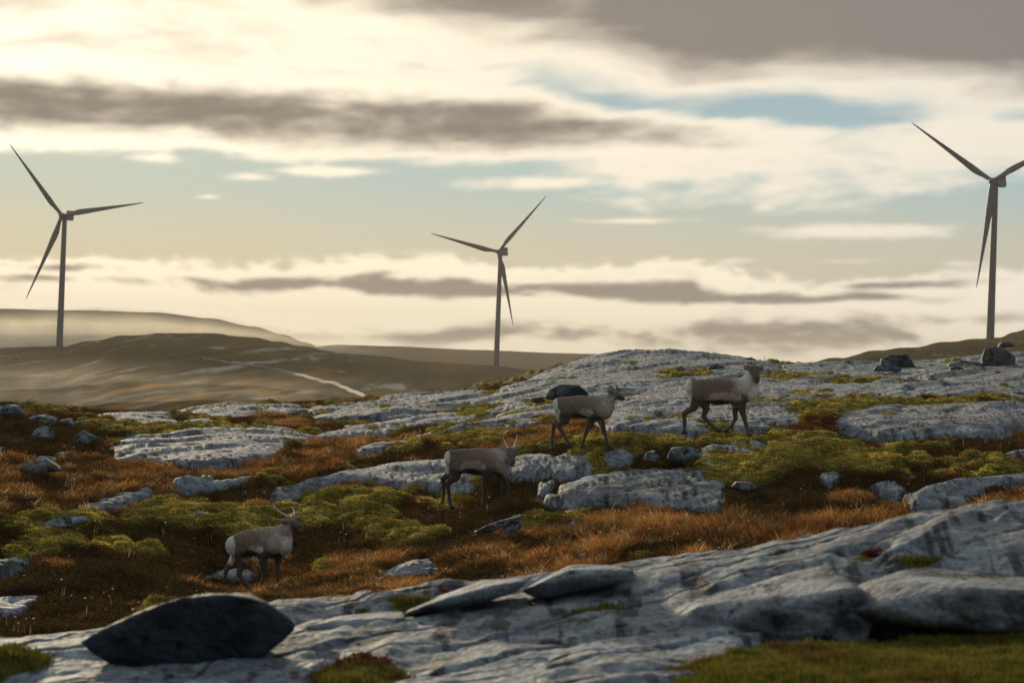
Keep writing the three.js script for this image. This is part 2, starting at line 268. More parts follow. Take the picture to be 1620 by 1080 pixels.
function layering(x, z, size, depth, rise = .12, last = 3) {           // ledges: abrupt rise facing the camera, gentle dip behind
  let h = 0;
  for (let k = 0; k < last; k++) {
    const f = [.42, 1.05, 2.3][k] / size, n = across(x, z) * f + 1.3 * fbm(x * .23 * f * 2 + 13 * k, z * .13 * f * 2, 3), fr = n - Math.floor(n), amp = [.5, .30, .09][k] * clamp(.45 + 1.3 * noise(x * .3 / size + 50 * k, z * .17 / size));
    h += depth * amp * (smooth(0, rise, fr) - fr);
  }
  return h;
}
function cracks(x, z, size, wide = 1) {                    // joints: thin lines along and across the layering
  const u = strike(x, z) / size, v = across(x, z) / size, a = Math.abs(noise(u * .35 + 1.1 * fbm(u * .5, v * .9, 2), v * 1.1 + 7)), b = Math.abs(noise(u * .9 + 20, v * .35 + .8 * fbm(u, v * .6 + 5, 2)));
  return Math.max(smooth(.035 * wide, 0, a), smooth(.022 * wide, 0, b) * .8);
}
function rockColor(x, z, y, k, out) {
  const a = fbm(x * .9, z * .45 + y * 2, 4), b = fbm(x * 3.1 + 9, z * 1.5 + y * 5, 4), s = fbm(strike(x, z) * .5, across(x, z) * 3.2 + y * 6, 4), l = smooth(.05, .16, fbm(x * 1.7 + 40, z * .9 - 20 + y * 3, 5, .6)), dk = smooth(.13, .24, fbm(x * 2.6 - 60, z * 1.2 + y * 4, 5, .6)), wash = fbm(x * .25 + 5, z * .14 + 77, 3);
  const sp = noise(x * 9.5, z * 5 + y * 11), fine = smooth(.2, .55, noise(x * 6.3 + 4, z * 3.2 - y * 8) + .35 * sp);
  let v = .285 + .085 * a + .085 * b + .12 * s + .03 * sp;
  let r = v * (.93 + .22 * wash), g = v * (.985 + .03 * wash), bl = v * (1.06 - .10 * wash);
  r = mix(r, .36, l * .5); g = mix(g, .425, l * .5); bl = mix(bl, .40, l * .5);
  const q = (1 - .74 * dk) * (1 - .45 * fine);
  out[k] = clamp(r * q, .03, .6); out[k + 1] = clamp(g * q, .03, .6); out[k + 2] = clamp(bl * q, .03, .6);
}
const rockMat = new THREE.MeshPhysicalMaterial({ specularIntensity: .55, vertexColors: true, map: rockMap, bumpMap: rockBump, bumpScale: .10, roughness: .8 });
const nearRockMat = new THREE.MeshPhysicalMaterial({ specularIntensity: .5, vertexColors: true, map: rockMap, bumpMap: rockBump, bumpScale: .035, roughness: .78 });
const soilMat = new THREE.MeshPhysicalMaterial({ specularIntensity: .1, vertexColors: true, bumpMap: soilBump, bumpScale: .06, roughness: .97 });
const SOIL = [[.115, .058, .022], [.21, .18, .036], [.038, .028, .013], [.085, .030, .018]];

// ---------------------------------------------------------------- the hillside
const NA = 1000, NL = 620, A0 = -.345, A1 = .345;
const soilH = new Float32Array(NA * NL), rockH = new Float32Array(NA * NL), edgeM = new Float32Array(NA * NL), owner = new Int16Array(NA * NL);
const kindOf = new Uint8Array(NA * NL);
{
  const pos = (i, j) => { const a = mix(A0, A1, i / (NA - 1)), l = mix(LN0, LN1, j / (NL - 1)), d = Math.exp(l); return [a, l, d, d * Math.sin(a), -d * Math.cos(a)]; };
  const soilCol = new Float32Array(NA * NL * 3), rockCol = new Float32Array(NA * NL * 3);
  // the plate is smooth: evaluate it on a coarser lattice
  const q = 5, ca = Math.ceil(NA / q) + 2, cl = Math.ceil(NL / q) + 2, lat = new Float32Array(ca * cl);
  for (let j = 0; j < cl; j++) for (let i = 0; i < ca; i++) lat[j * ca + i] = slope(mix(A0, A1, i * q / (NA - 1)), mix(LN0, LN1, j * q / (NL - 1)));
  for (let i = 0; i < NA; i++) {
    let drop = 0, depth = 0, lastD = 0;
    for (let j = NL - 1; j >= 0; j--) {
      const n = j * NA + i, [a, l, d, x, z] = pos(i, j), fi = Math.floor(i / q), fj = Math.floor(j / q), u = i / q - fi, v = j / q - fj, o = fj * ca + fi;
      const t = mix(mix(lat[o], lat[o + 1], u), mix(lat[o + ca], lat[o + ca + 1], u), v), base = EYE + d * t;
      let m = -9, id = -1, mat = false;
      const wob = .30 * fbm(x * .8, z * .4, 4) + .12 * fbm(x * 3.1, z * 1.6, 3);
      for (let k = 0; k < slabs.length; k++) { const s = inside(slabs[k].o, a, l); if (s > -1) { const w = s * d + wob; if (w > m) { m = w; id = k; } } }
      for (const mo of mossMats) { const s = inside(mo, a, l); if (s > -1) { const w = s * d + wob * .7; m = Math.min(m, -w); if (w > -.4) mat = true; } }
      // scattered bare patches
      const scat = fbm(x * .55 + 90, z * .22 + 3, 4) - .47; if (scat * 1.2 > m) { m = scat * 1.2; if (id < 0) id = -1; }
      if (id < 0 || m < -1.5) { let bd = 1e9; for (let k = 0; k < slabs.length; k++) { const b = slabs[k].o, dd = Math.hypot(Math.max(b.a0 - a, 0, a - b.a1), Math.max(b.l0 - l, 0, l - b.l1)); if (dd < bd) { bd = dd; id = k; } } }
      owner[n] = id; edgeM[n] = m;
      const lay = layering(x, z, 1, .27) - cracks(x, z, 1) * .07;
      rockH[n] = base + lay + (m < 0 ? Math.max(m * 2.4, -1.2) : .10 * (1 - Math.exp(-m / .35))) + .02 * fbm(x * 4, z * 3, 3) - .06;
      // the step at the foot of a slab
      if (m > 0) { drop = slabs[id][1] * .72 * (.7 + .6 * noise(x * .5, z * .3)); depth = 0; } else { depth += lastD - d; }
      lastD = d;
      const here = drop * smooth(3.2, .25, depth) * (m > 0 ? .6 : 1);
      const w = cover(a, l, x, z); if (mat) { w[1] += .5; w[3] += .25; } let kind = 0; for (let k = 1; k < 4; k++) if (w[k] > w[kind]) kind = k;
      kindOf[n] = kind;
      const hump = Math.abs(fbm(x * 1.25 + 5, z * .9, 3)), moss = smooth(-.1, .25, w[1] - Math.max(w[0], w[2]));
      soilH[n] = base - here - .03 + .10 * fbm(x * .6, z * .5, 3) + moss * (.20 - .55 * hump) - .05 * (1 - moss) * hump;
      let r = 0, g = 0, b = 0, tot = 0; for (let k = 0; k < 4; k++) { const e = Math.exp(w[k] * 9); tot += e; r += e * SOIL[k][0]; g += e * SOIL[k][1]; b += e * SOIL[k][2]; }
      const gr = 1 + .45 * fbm(x * 5, z * 4, 3) + .25 * noise(x * 14, z * 11);
      soilCol[n * 3] = r / tot * gr; soilCol[n * 3 + 1] = g / tot * gr; soilCol[n * 3 + 2] = b / tot * gr;
      rockColor(x, z, rockH[n], n * 3, rockCol);
    }
  }
  const build = (name, H, C, uvs, keep) => {     // the triangles that keep() takes, with only the vertices that they use
    const use = new Int32Array(NA * NL).fill(-1), P = [], K = [], T = [], I = [];
    const vert = (n) => { if (use[n] < 0) { const i = n % NA, j = (n - i) / NA, p = pos(i, j); use[n] = P.length / 3; P.push(p[3], H[n], p[4]); K.push(C[n * 3], C[n * 3 + 1], C[n * 3 + 2]); T.push(p[3] / uvs, (-p[4] * .8 + H[n] * 1.2) / uvs); } return use[n]; };
    for (let j = 0; j < NL - 1; j++) for (let i = 0; i < NA - 1; i++) { const n = j * NA + i; if (!keep(n)) continue; const a = vert(n), b = vert(n + 1), c = vert(n + NA), d = vert(n + NA + 1); I.push(a, b, c, b, d, c); }
    return I.length ? geometry(P, I, K, T) : null;
  };
  const four = (n) => [n, n + 1, n + NA, n + NA + 1];
  const soil = mesh('heath_ground', build('soil', soilH, soilCol, 1.5, (n) => four(n).some((k) => soilH[k] > rockH[k] - .12)), soilMat);
  tag(soil, 'brown heath and moss covered hillside ground', null, null, 'structure');
  slabs.forEach((s, id) => {
    const g = build('rock', rockH, rockCol, 2.6, (n) => owner[n] === id && four(n).some((k) => rockH[k] > soilH[k] - .05));
    if (g) tag(mesh('rock_slab', g, rockMat), s[0], 'rock slab', 'bare rock slabs on the hillside');
  });
}
console.log('hillside done');
function lookup(a, l) {                          // [top of ground, kind, rock?]
  const x = (a - A0) / (A1 - A0) * (NA - 1), y = (l - LN0) / (LN1 - LN0) * (NL - 1), i = Math.floor(x), j = Math.floor(y);
  if (i < 0 || j < 0 || i >= NA - 1 || j >= NL - 1) return null;
  const n = j * NA + i, u = x - i, v = y - j, bil = (f) => mix(mix(f[n], f[n + 1], u), mix(f[n + NA], f[n + NA + 1], u), v);
  const s = bil(soilH), r = bil(rockH);
  return { s, r, kind: kindOf[n], rock: r > s };
}
function groundAt(x, z) { const l = lookup(Math.atan2(x, -z), Math.log(Math.hypot(x, z))); return l ? Math.max(l.s, l.r) : 0; }

// ---------------------------------------------------------------- the ledge in front
const ledgePts = [];
for (const [px, rows] of Object.entries({
  '-300': [[1260, 5.6], [1090, 8], [1050, 8.7], [1025, 9.3], [1200, 11.5], [1330, 14.5]], '0': [[1250, 5.6], [1085, 8], [1045, 8.6], [1012, 9.4], [1180, 11.4], [1300, 14.5]],
  '300': [[1250, 5.6], [1080, 8.1], [1030, 8.8], [985, 9.7], [1150, 11.6], [1300, 14.5]], '520': [[1250, 5.6], [1080, 7.9], [1012, 8.9], [968, 10], [1120, 11.8], [1280, 14.5]],
  '700': [[1250, 5.6], [1080, 7.7], [1005, 8.9], [950, 10.4], [1100, 12.2], [1250, 14.5]], '850': [[1250, 5.6], [1080, 7.5], [990, 8.9], [935, 10.8], [1070, 12.6], [1250, 14.5]],
  '1000': [[1250, 5.5], [1080, 7.4], [975, 8.9], [918, 11.1], [1060, 12.9], [1200, 14.5]], '1200': [[1240, 5.4], [1085, 7.3], [1025, 8.4], [930, 9.2], [896, 11.3], [1040, 13], [1200, 14.5]],
  '1400': [[1230, 5.4], [1085, 7.2], [1010, 8.9], [925, 9.4], [868, 11.7], [1000, 13.3], [1150, 14.5]], '1620': [[1230, 5.4], [1080, 7.2], [1000, 9.0], [900, 9.5], [836, 12], [960, 13.6], [1100, 14.5]],
  '1900': [[1220, 5.4], [1060, 7.2], [980, 9.0], [880, 9.5], [815, 12.2], [940, 13.8], [1080, 14.5]],
})) for (const [py, d] of rows) ledgePts.push([+px, py, d]);
const ledge = plate(ledgePts, .8);
const onLedge = (px, py) => { const [a, t] = sight(px, py); let best = -9, at = 2; for (let l = Math.log(5.3); l < Math.log(13.8); l += .004) { const s = ledge(a, l); if (s >= t) return [a, l]; if (s > best) { best = s; at = l; } } return [a, at]; };
const ledgeMoss = [
  [[1060, 1085], [1150, 1048], [1300, 1036], [1450, 1022], [1620, 1008], [1900, 1000], [1900, 1200], [1060, 1200]], [[-60, 1052], [40, 1044], [75, 1052], [80, 1066], [20, 1076], [-60, 1085]],
  [[535, 964], [560, 957], [640, 957], [690, 962], [720, 966], [650, 970], [560, 972]], [[885, 934], [930, 920], [1000, 914], [1004, 922], [950, 932], [900, 942]], [[505, 1078], [560, 1060], [640, 1068], [660, 1090], [560, 1120], [490, 1110]], [[1365, 893], [1460, 889], [1480, 885], [1440, 896]], [[905, 980], [960, 966], [985, 962], [940, 976]],
].map((p) => outline(p, onLedge));
const LA = 860, LL = 540, B0 = -.36, B1 = .36, M0 = Math.log(6.2), M1 = Math.log(13.4);
const ledgeH = new Float32Array(LA * LL), ledgeSoil = new Float32Array(LA * LL);
{
  const q = 5, ca = Math.ceil(LA / q) + 2, cl = Math.ceil(LL / q) + 2, lat = new Float32Array(ca * cl);
  for (let j = 0; j < cl; j++) for (let i = 0; i < ca; i++) lat[j * ca + i] = ledge(mix(B0, B1, i * q / (LA - 1)), mix(M0, M1, j * q / (LL - 1)));
  const P = [], C = new Float32Array(LA * LL * 3), T = [], P2 = [], C2 = [];
  for (let j = 0; j < LL; j++) for (let i = 0; i < LA; i++) {
    const n = j * LA + i, a = mix(B0, B1, i / (LA - 1)), l = mix(M0, M1, j / (LL - 1)), d = Math.exp(l), x = d * Math.sin(a), z = -d * Math.cos(a);
    const fi = Math.floor(i / q), fj = Math.floor(j / q), u = i / q - fi, v = j / q - fj, o = fj * ca + fi, base = EYE + d * mix(mix(lat[o], lat[o + 1], u), mix(lat[o + ca], lat[o + ca + 1], u), v);
    const pit = smooth(.36, .52, fbm(x * 2.3 + 8, z * 1.6 + 3, 2)) * .035;
    ledgeH[n] = base + layering(x * 2 + 3, z * 2, .9, .15, .24, 2) - cracks(x * 1.5 + 9, z * 1.5, 1, 2) * .035 + .05 * fbm(x * 1.6, z * 1.3, 4) + .010 * fbm(x * 8, z * 6, 4) - pit;
    let m = -1; for (const o2 of ledgeMoss) { const s = inside(o2, a, l); if (s > -1) m = Math.max(m, s * d); }
    m += .06 * fbm(x * 4, z * 3, 3);
    ledgeSoil[n] = base + clamp(m * .35, -.6, .075) + .035 * fbm(x * 2.2, z * 2, 4) + .025 * Math.abs(fbm(x * 7, z * 6, 3));
    P.push(x, ledgeH[n], z); T.push(x / 1.1, (-z * .8 + ledgeH[n] * 1.2) / 1.1);
    rockColor(x * 2.4 + 15, z * 2.4, ledgeH[n] * 1.5, n * 3, C);
    const g = 1 + .5 * fbm(x * 9, z * 7, 3); P2.push(x, ledgeSoil[n], z); const br = smooth(.0, .3, fbm(x * 3 + 40, z * 2.5, 4)); C2.push(mix(.085, .055, br) * g, mix(.085, .036, br) * g, .017 * g);
  }
  const I = [], I2 = [];
  for (let j = 0; j < LL - 1; j++) for (let i = 0; i < LA - 1; i++) { const n = j * LA + i, f = [n, n + 1, n + LA, n + LA + 1], t = [n, n + 1, n + LA, n + 1, n + LA + 1, n + LA]; if (f.some((k) => ledgeH[k] > ledgeSoil[k] - .03)) I.push(...t); if (f.some((k) => ledgeSoil[k] > ledgeH[k] - .03)) I2.push(...t); }
  tag(mesh('rock_ledge', geometry(P, I, C, T), nearRockMat), 'long blurred blue grey rock ledge that carries the dark boulder', 'rock ledge');
  const gm = geometry(P2, I2, C2, T); tag(mesh('moss_ground', gm, soilMat), 'green moss mats lying on and before the rock ledge', null, null, 'structure');
}
function ledgeAt(x, z) { const a = Math.atan2(x, -z), l = Math.log(Math.hypot(x, z)), i = clamp(Math.round((a - B0) / (B1 - B0) * (LA - 1)), 0, LA - 1), j = clamp(Math.round((l - M0) / (M1 - M0) * (LL - 1)), 0, LL - 1); return { y: Math.max(ledgeH[j * LA + i], ledgeSoil[j * LA + i]), moss: ledgeSoil[j * LA + i] > ledgeH[j * LA + i] }; }
console.log('ledge done');

// ---------------------------------------------------------------- hills beyond
const hillMat = new THREE.MeshPhysicalMaterial({ vertexColors: true, roughness: 1, specularIntensity: 0 });
function hill(name, label, crest, dc, d0, row0, rough, na, nl, paint, a0 = -.42, a1 = .42) {
  const pts = crest.map(([x, y]) => sight(x, y)).sort((a, b) => a[0] - b[0]), top = table(pts), low = table(crest.map(([x]) => sight(x, row0)).sort((a, b) => a[0] - b[0]));
  const l0 = Math.log(d0), lc = Math.log(dc), l1 = lc + .35, P = [], C = [], I = [];
  const height = (a, l) => {
    const s = (l - l0) / (lc - l0), d = Math.exp(l), x = d * Math.sin(a), z = -d * Math.cos(a), T = top(a), L = low(a);
    const t = s < 1 ? mix(L, T, Math.pow(clamp(s), .9)) : T - (s - 1) * (T - L) * 1.2 - (s - 1) * .02;
    const n = fbm(x / (dc * .09), z / (dc * .16), 5), e = smooth(-.05, .15, s) * (1 - .8 * smooth(.75, 1, s) * (s < 1 ? 1 : 1));
    return EYE + d * (t + rough * n * e + rough * .22 * fbm(x / (dc * .010), z / (dc * .03), 4));
  };
  for (let j = 0; j < nl; j++) for (let i = 0; i < na; i++) { const a = mix(a0, a1, i / (na - 1)), l = mix(l0, l1, j / (nl - 1)), d = Math.exp(l), x = d * Math.sin(a), z = -d * Math.cos(a), y = height(a, l); P.push(x, y, z); C.push(...paint(x, z, a, (l - l0) / (lc - l0), y)); }
  for (let j = 0; j < nl - 1; j++) for (let i = 0; i < na - 1; i++) { const n = j * na + i; I.push(n, n + 1, n + na, n + 1, n + na + 1, n + na); }
  const m = mesh(name, geometry(P, I, C), hillMat); tag(m, label, null, null, 'structure');
  return height;
}
const moor = (k, rockShare, scale) => (x, z) => {
  const a = fbm(x / (40 * scale), z / (330 * scale), 5), b = fbm(x / (7 * scale) + 9, z / (170 * scale), 5, .62), r = smooth(.18, .36, fbm(x / (15 * scale) - 20, z / (330 * scale) + 4, 6, .65)) * rockShare, o = smooth(.0, .5, fbm(x / (60 * scale) + 31, z / (420 * scale) + 8, 5));
  let c = mix3([.055, .042, .022], [.13, .075, .028], clamp(o + .25 * b)); c = mix3(c, [.075, .065, .03], clamp(.35 + .6 * a)); c = mix3(c, [.30, .28, .25], r);
  return c.map((v) => v * k * (1 + .6 * b));
};
const moorNear = moor(1, .75, 1);
const paintedSun = [[330, 622, 150, 16], [430, 612, 90, 10], [250, 640, 120, 12], [150, 600, 110, 14], [520, 640, 120, 10]].map(([px, py, rx, ry]) => [sight(px, py), rx / FOCAL, ry / FOCAL]);  // sunlight through cloud gaps, painted into the hillside colour as orange and pale patches
const valleyHill = hill('valley_hillside', 'brown moorland hillside with pale rock and painted sunlit patches across the valley', [[-500, 575], [-100, 556], [0, 550], [60, 547], [100, 546], [140, 539], [200, 530], [260, 527], [330, 528], [400, 534], [440, 541], [480, 547], [520, 555], [560, 564], [600, 571], [640, 580], [700, 592], [780, 606], [900, 640], [1100, 690], [1900, 720]], 1340, 130, 780, .0048, 560, 260,
  (x, z, a, s, y) => { const d = Math.hypot(x, z), t = (y - EYE) / d; let c = moorNear(x, z); let k = 0; for (const [[pa, pt], ra, rt] of paintedSun) k += Math.exp(-(((a - pa) / ra) ** 2 + ((t - pt) / rt) ** 2)); const q = clamp(k) * smooth(-.15, .35, fbm(x / 12, z / 240 + 50, 5, .65)); return mix3(c, mix3([.36, .20, .075], [.45, .42, .38], smooth(.1, .35, fbm(x / 6, z / 120, 5))), q); });
hill('moor_ridge', 'low brown ridge carrying the turbine between valley and dome', [[-500, 640], [300, 600], [480, 566], [540, 558], [600, 562], [660, 570], [720, 574], [780, 578], [850, 586], [905, 592], [1000, 605], [1300, 640], [1900, 660]], 1590, 700, 660, .0022, 420, 120, moor(.9, .25, 1.3));
hill('far_hill', 'long hazy hill with mist along its foot', [[-600, 478], [-200, 482], [0, 487], [60, 489], [150, 490], [250, 494], [330, 503], [400, 516], [450, 529], [480, 540], [520, 556], [600, 590], [1900, 700]], 2700, 1500, 590, .0016, 420, 90, moor(.8, .15, 2));
hill('far_ridge', 'faint flat ridge beneath the cloud sea', [[-600, 600], [300, 575], [470, 550], [540, 544], [600, 546], [650, 547], [720, 551], [800, 554], [860, 557], [940, 559], [1000, 566], [1100, 580], [1300, 610], [1900, 640]], 3700, 2300, 620, .0012, 420, 70, moor(.8, .1, 3));
hill('turbine_hill', 'dark heather hill rising behind the boulders to a turbine', [[-600, 760], [700, 720], [1000, 650], [1150, 598], [1200, 584], [1230, 579], [1262, 576], [1330, 566], [1384, 554], [1440, 549], [1500, 541], [1545, 536], [1580, 534], [1605, 525], [1640, 518], [1720, 512], [1900, 516], [2200, 520]], 1130, 160, 660, .0036, 460, 140, (x, z) => moor(.8, .7, .45)(x, z));
{ // ground below everything, to the horizon
  const P = [0, -70, 0], C = [.06, .05, .03], I = []; const n = 96; for (let r = 1; r <= 12; r++) for (let i = 0; i < n; i++) { const R = 60 * Math.pow(85, (r - 1) / 11), A = i / n * 2 * Math.PI, x = R * Math.sin(A), z = -R * Math.cos(A), ring = smooth(0, .9, (1 - Math.cos(A)) / 2); P.push(x, r === 1 ? mix(-30, -1, ring) : -70 + 55 * ring * smooth(600, 60, R), z); const g = 1 + .3 * noise(x / 100, z / 100); C.push(.06 * g, .048 * g, .026 * g); }
  P[1] = -30;
  for (let i = 0; i < n; i++) I.push(0, 1 + (i + 1) % n, 1 + i);
  for (let r = 0; r < 11; r++) for (let i = 0; i < n; i++) { const a = 1 + r * n + i, b = 1 + r * n + (i + 1) % n; I.push(a, b, a + n, b, b + n, a + n); }
  tag(mesh('ground', geometry(P, I, C), hillMat), 'low moorland spreading to the horizon', null, null, 'structure');
}
{ // gravel road over the valley hillside
  const line = [[318, 569], [350, 573], [400, 580], [450, 589], [500, 601], [540, 613], [568, 624], [590, 634]].map(([px, py]) => { const [a, t] = sight(px, py); let l = Math.log(300); for (; l < Math.log(1330); l += .002) if ((valleyHill(a, l) - EYE) / Math.exp(l) >= t) break; return [a, l]; });
  const P = [], I = [], crv = new THREE.CatmullRomCurve3(line.map(([a, l]) => new THREE.Vector3(Math.exp(l) * Math.sin(a), 0, -Math.exp(l) * Math.cos(a)))), N = 240;
  for (let i = 0; i <= N; i++) { const p = crv.getPoint(i / N), t = crv.getTangent(i / N), w = 1.1; for (const s of [-1, -.33, .33, 1]) { const x = p.x - t.z * w * s, z = p.z + t.x * w * s; P.push(x, valleyHill(Math.atan2(p.x, -p.z), Math.log(Math.hypot(p.x, p.z))) + .9 - (Math.abs(s) > .9 ? .8 : 0), z); } if (i) for (let k = 0; k < 3; k++) { const n = (i - 1) * 4 + k; I.push(n, n + 1, n + 4, n + 1, n + 5, n + 4); } }
  tag(mesh('road', geometry(P, I), new THREE.MeshStandardMaterial({ color: new THREE.Color().setRGB(.19, .175, .15), roughness: .9 })), 'pale gravel road bending down the valley hillside', null, null, 'structure');
}
{ // sunlit mist lying in the dip before the far hill
  const mistMat = new THREE.MeshPhysicalMaterial({ vertexColors: true, transparent: true, roughness: 1, specularIntensity: 0, transmission: .5, thickness: 0, side: THREE.DoubleSide }), parts = [];
  const bank = (k, d, x0, x1, topRow, footRow, strength, bulge) => {
    const P = [], C = [], I = [], na = 190, nr = 36;
    for (let j = 0; j < nr; j++) for (let i = 0; i < na; i++) { const u = i / (na - 1), px = mix(x0, x1, u), v = j / (nr - 1), py = mix(footRow, topRow(px), v), [a, t] = sight(px, py), D = d + bulge * Math.sin(v * 2.4) + .4 * bulge * noise(px / 90, k * 7), p = place(a, t, D), n = fbm(px / 150 + 11 * k, py / 30 + k, 5); P.push(p.x, p.y, p.z); const soft = smooth(0, .3, v) * smooth(1, .5, v) * smooth(0, .25, u) * smooth(1, .6, u); C.push(1, .91, .74, clamp(soft * (strength + 1.2 * strength * n))); }
    for (let j = 0; j < nr - 1; j++) for (let i = 0; i < na - 1; i++) { const q = j * na + i; I.push(q, q + 1, q + na, q + 1, q + na + 1, q + na); }
    const g = new THREE.BufferGeometry(); g.setAttribute('position', new THREE.Float32BufferAttribute(P, 3)); g.setAttribute('color', new THREE.Float32BufferAttribute(C, 4)); g.setIndex(I); g.computeVertexNormals(); parts.push(g);
  };
  const farTop = table([[-300, 488], [20, 484], [90, 482], [200, 484], [320, 494], [430, 510], [480, 524], [600, 545]]);
  for (let k = 0; k < 4; k++) bank(k, 1600 + 210 * k, -320, 640, farTop, 575, .46, 70);
  for (let k = 0; k < 3; k++) bank(9 + k, 430 + 170 * k, -420, 800, table([[-400, 560], [200, 562 - 6 * k], [400, 575], [800, 590]]), 720, .19, 30);
  tag(mesh('mist', mergeGeometries(parts), mistMat), 'sunlit mist drifting before the far hill', null, null, 'stuff');
}
console.log('hills done');

// ---------------------------------------------------------------- wind turbines
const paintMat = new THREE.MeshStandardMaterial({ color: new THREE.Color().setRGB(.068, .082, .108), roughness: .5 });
function loft(rings, close = true) {             // rings of points, equal counts
  const P = [], I = [], n = rings[0].length;
  rings.forEach((r) => r.forEach((p) => P.push(...p)));
  for (let r = 0; r < rings.length - 1; r++) for (let i = 0; i < n; i++) { const a = r * n + i, b = r * n + (i + 1) % n; I.push(a, b, a + n, b, b + n, a + n); }
  if (close) for (const r of [0, rings.length - 1]) { const c = [0, 1, 2].map((k) => rings[r].reduce((s, p) => s + p[k], 0) / n), q = P.length / 3; P.push(...c); for (let i = 0; i < n; i++) { const a = r * n + i, b = r * n + (i + 1) % n; I.push(...(r ? [a, b, q] : [b, a, q])); } }
  return geometry(P, I);
}
function bladeGeometry(len) {                    // root at the origin, along +y; chord in x, thickness in z
  const rings = [];
  for (let k = 0; k <= 26; k++) {
    const s = k / 26, y = s * len, round = smooth(.16, .03, s), chord = mix(2.3, s < .22 ? mix(2.3, 4.0, smooth(.02, .22, s)) : mix(4.0, .5, Math.pow((s - .22) / .78, .82)), 1) * (s > .985 ? .45 : 1), thick = mix(chord * mix(.30, .14, s), 2.3, round), tw = (1 - s) ** 2 * .28 + .05, ring = [];
    for (let i = 0; i < 18; i++) { const t = i / 18 * 2 * Math.PI, c = Math.cos(t), w = Math.sin(t) * (1 - .35 * (1 - round) * (c < 0 ? -c : 0)), X = chord * (.5 * c - .18 * (1 - round)), Z = thick * .5 * w; ring.push([X * Math.cos(tw) - Z * Math.sin(tw), y, X * Math.sin(tw) + Z * Math.cos(tw) + 1.6 * s + 2.2 * s * s]); }
    rings.push(ring);
  }
  return loft(rings);
}
const ringAt = (r, y, n = 40) => [...Array(n).keys()].map((i) => [r * Math.sin(i / n * 2 * Math.PI), y, r * Math.cos(i / n * 2 * Math.PI)]);
const rect = (w, h, z, round) => { const out = []; for (let i = 0; i < 24; i++) { const t = i / 24 * 2 * Math.PI, c = Math.cos(t), s = Math.sin(t), p = Math.pow(Math.abs(c), round) * Math.sign(c), q = Math.pow(Math.abs(s), round) * Math.sign(s); out.push([p * w / 2, q * h / 2, z]); } return out; };
const bladeGeo = bladeGeometry(57), HUB = 87;
const towerGeo = loft([...Array(9).keys()].map((k) => ringAt(mix(2.25, 1.5, k / 8), mix(-6, HUB - 1.9, k / 8))));
const nacelleGeo = loft([rect(3.0, 3.2, 2.0, .6), rect(3.7, 3.8, 1.0, .35), rect(3.9, 4.0, -4, .3), rect(3.8, 3.9, -9, .3), rect(3.2, 3.3, -10.2, .4)]);
const coolerGeo = loft([rect(3.8, 2.6, -6.4, .2), rect(3.8, 2.6, -8.8, .2)]);
const hubGeo = loft([ringAt(.2, 2.6, 24), ringAt(1.1, 2.2, 24), ringAt(1.75, 1.2, 24), ringAt(1.95, 0, 24), ringAt(1.8, -1.6, 24)].map((r) => r.map(([x, y, z]) => [x, z, y])));
function turbine(label, px, py, dist, hubRow, yaw, spin, mat) {
  const g = new THREE.Group(); g.name = numbered('wind_turbine'); scene.add(g); tag(g, label, 'wind turbine', 'wind turbines on the hills');
  g.position.copy(spot(px, py, dist)); g.position.y -= 1;
  const hubAt = spot(px, hubRow, dist).y - g.position.y, k = hubAt / HUB; g.scale.setScalar(k);
  g.rotation.y = Math.atan2(-g.position.x, -g.position.z) + yaw;   // rotor turned to the camera, then yawed
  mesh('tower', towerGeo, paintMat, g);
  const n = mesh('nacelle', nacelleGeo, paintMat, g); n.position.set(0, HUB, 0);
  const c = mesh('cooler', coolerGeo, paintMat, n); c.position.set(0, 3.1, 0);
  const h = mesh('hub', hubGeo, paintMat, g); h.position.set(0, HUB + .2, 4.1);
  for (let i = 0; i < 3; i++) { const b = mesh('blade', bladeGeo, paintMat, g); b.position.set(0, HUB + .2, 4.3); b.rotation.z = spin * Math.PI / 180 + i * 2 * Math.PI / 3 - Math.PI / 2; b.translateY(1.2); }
}
turbine('dark wind turbine on the brown hill beside the misty far hill', 93, 553, 1317, 342, -.44, 126.8 + 2.2);
turbine('dark wind turbine rising from the low ridge over the cloud sea', 785, 577, 1576, 399, -.44, 44.3 + 2.2);
turbine('dark wind turbine above the boulder strewn rock shoulder', 1567, 539, 1109, 288, -.44, 142.6 + 2.2);

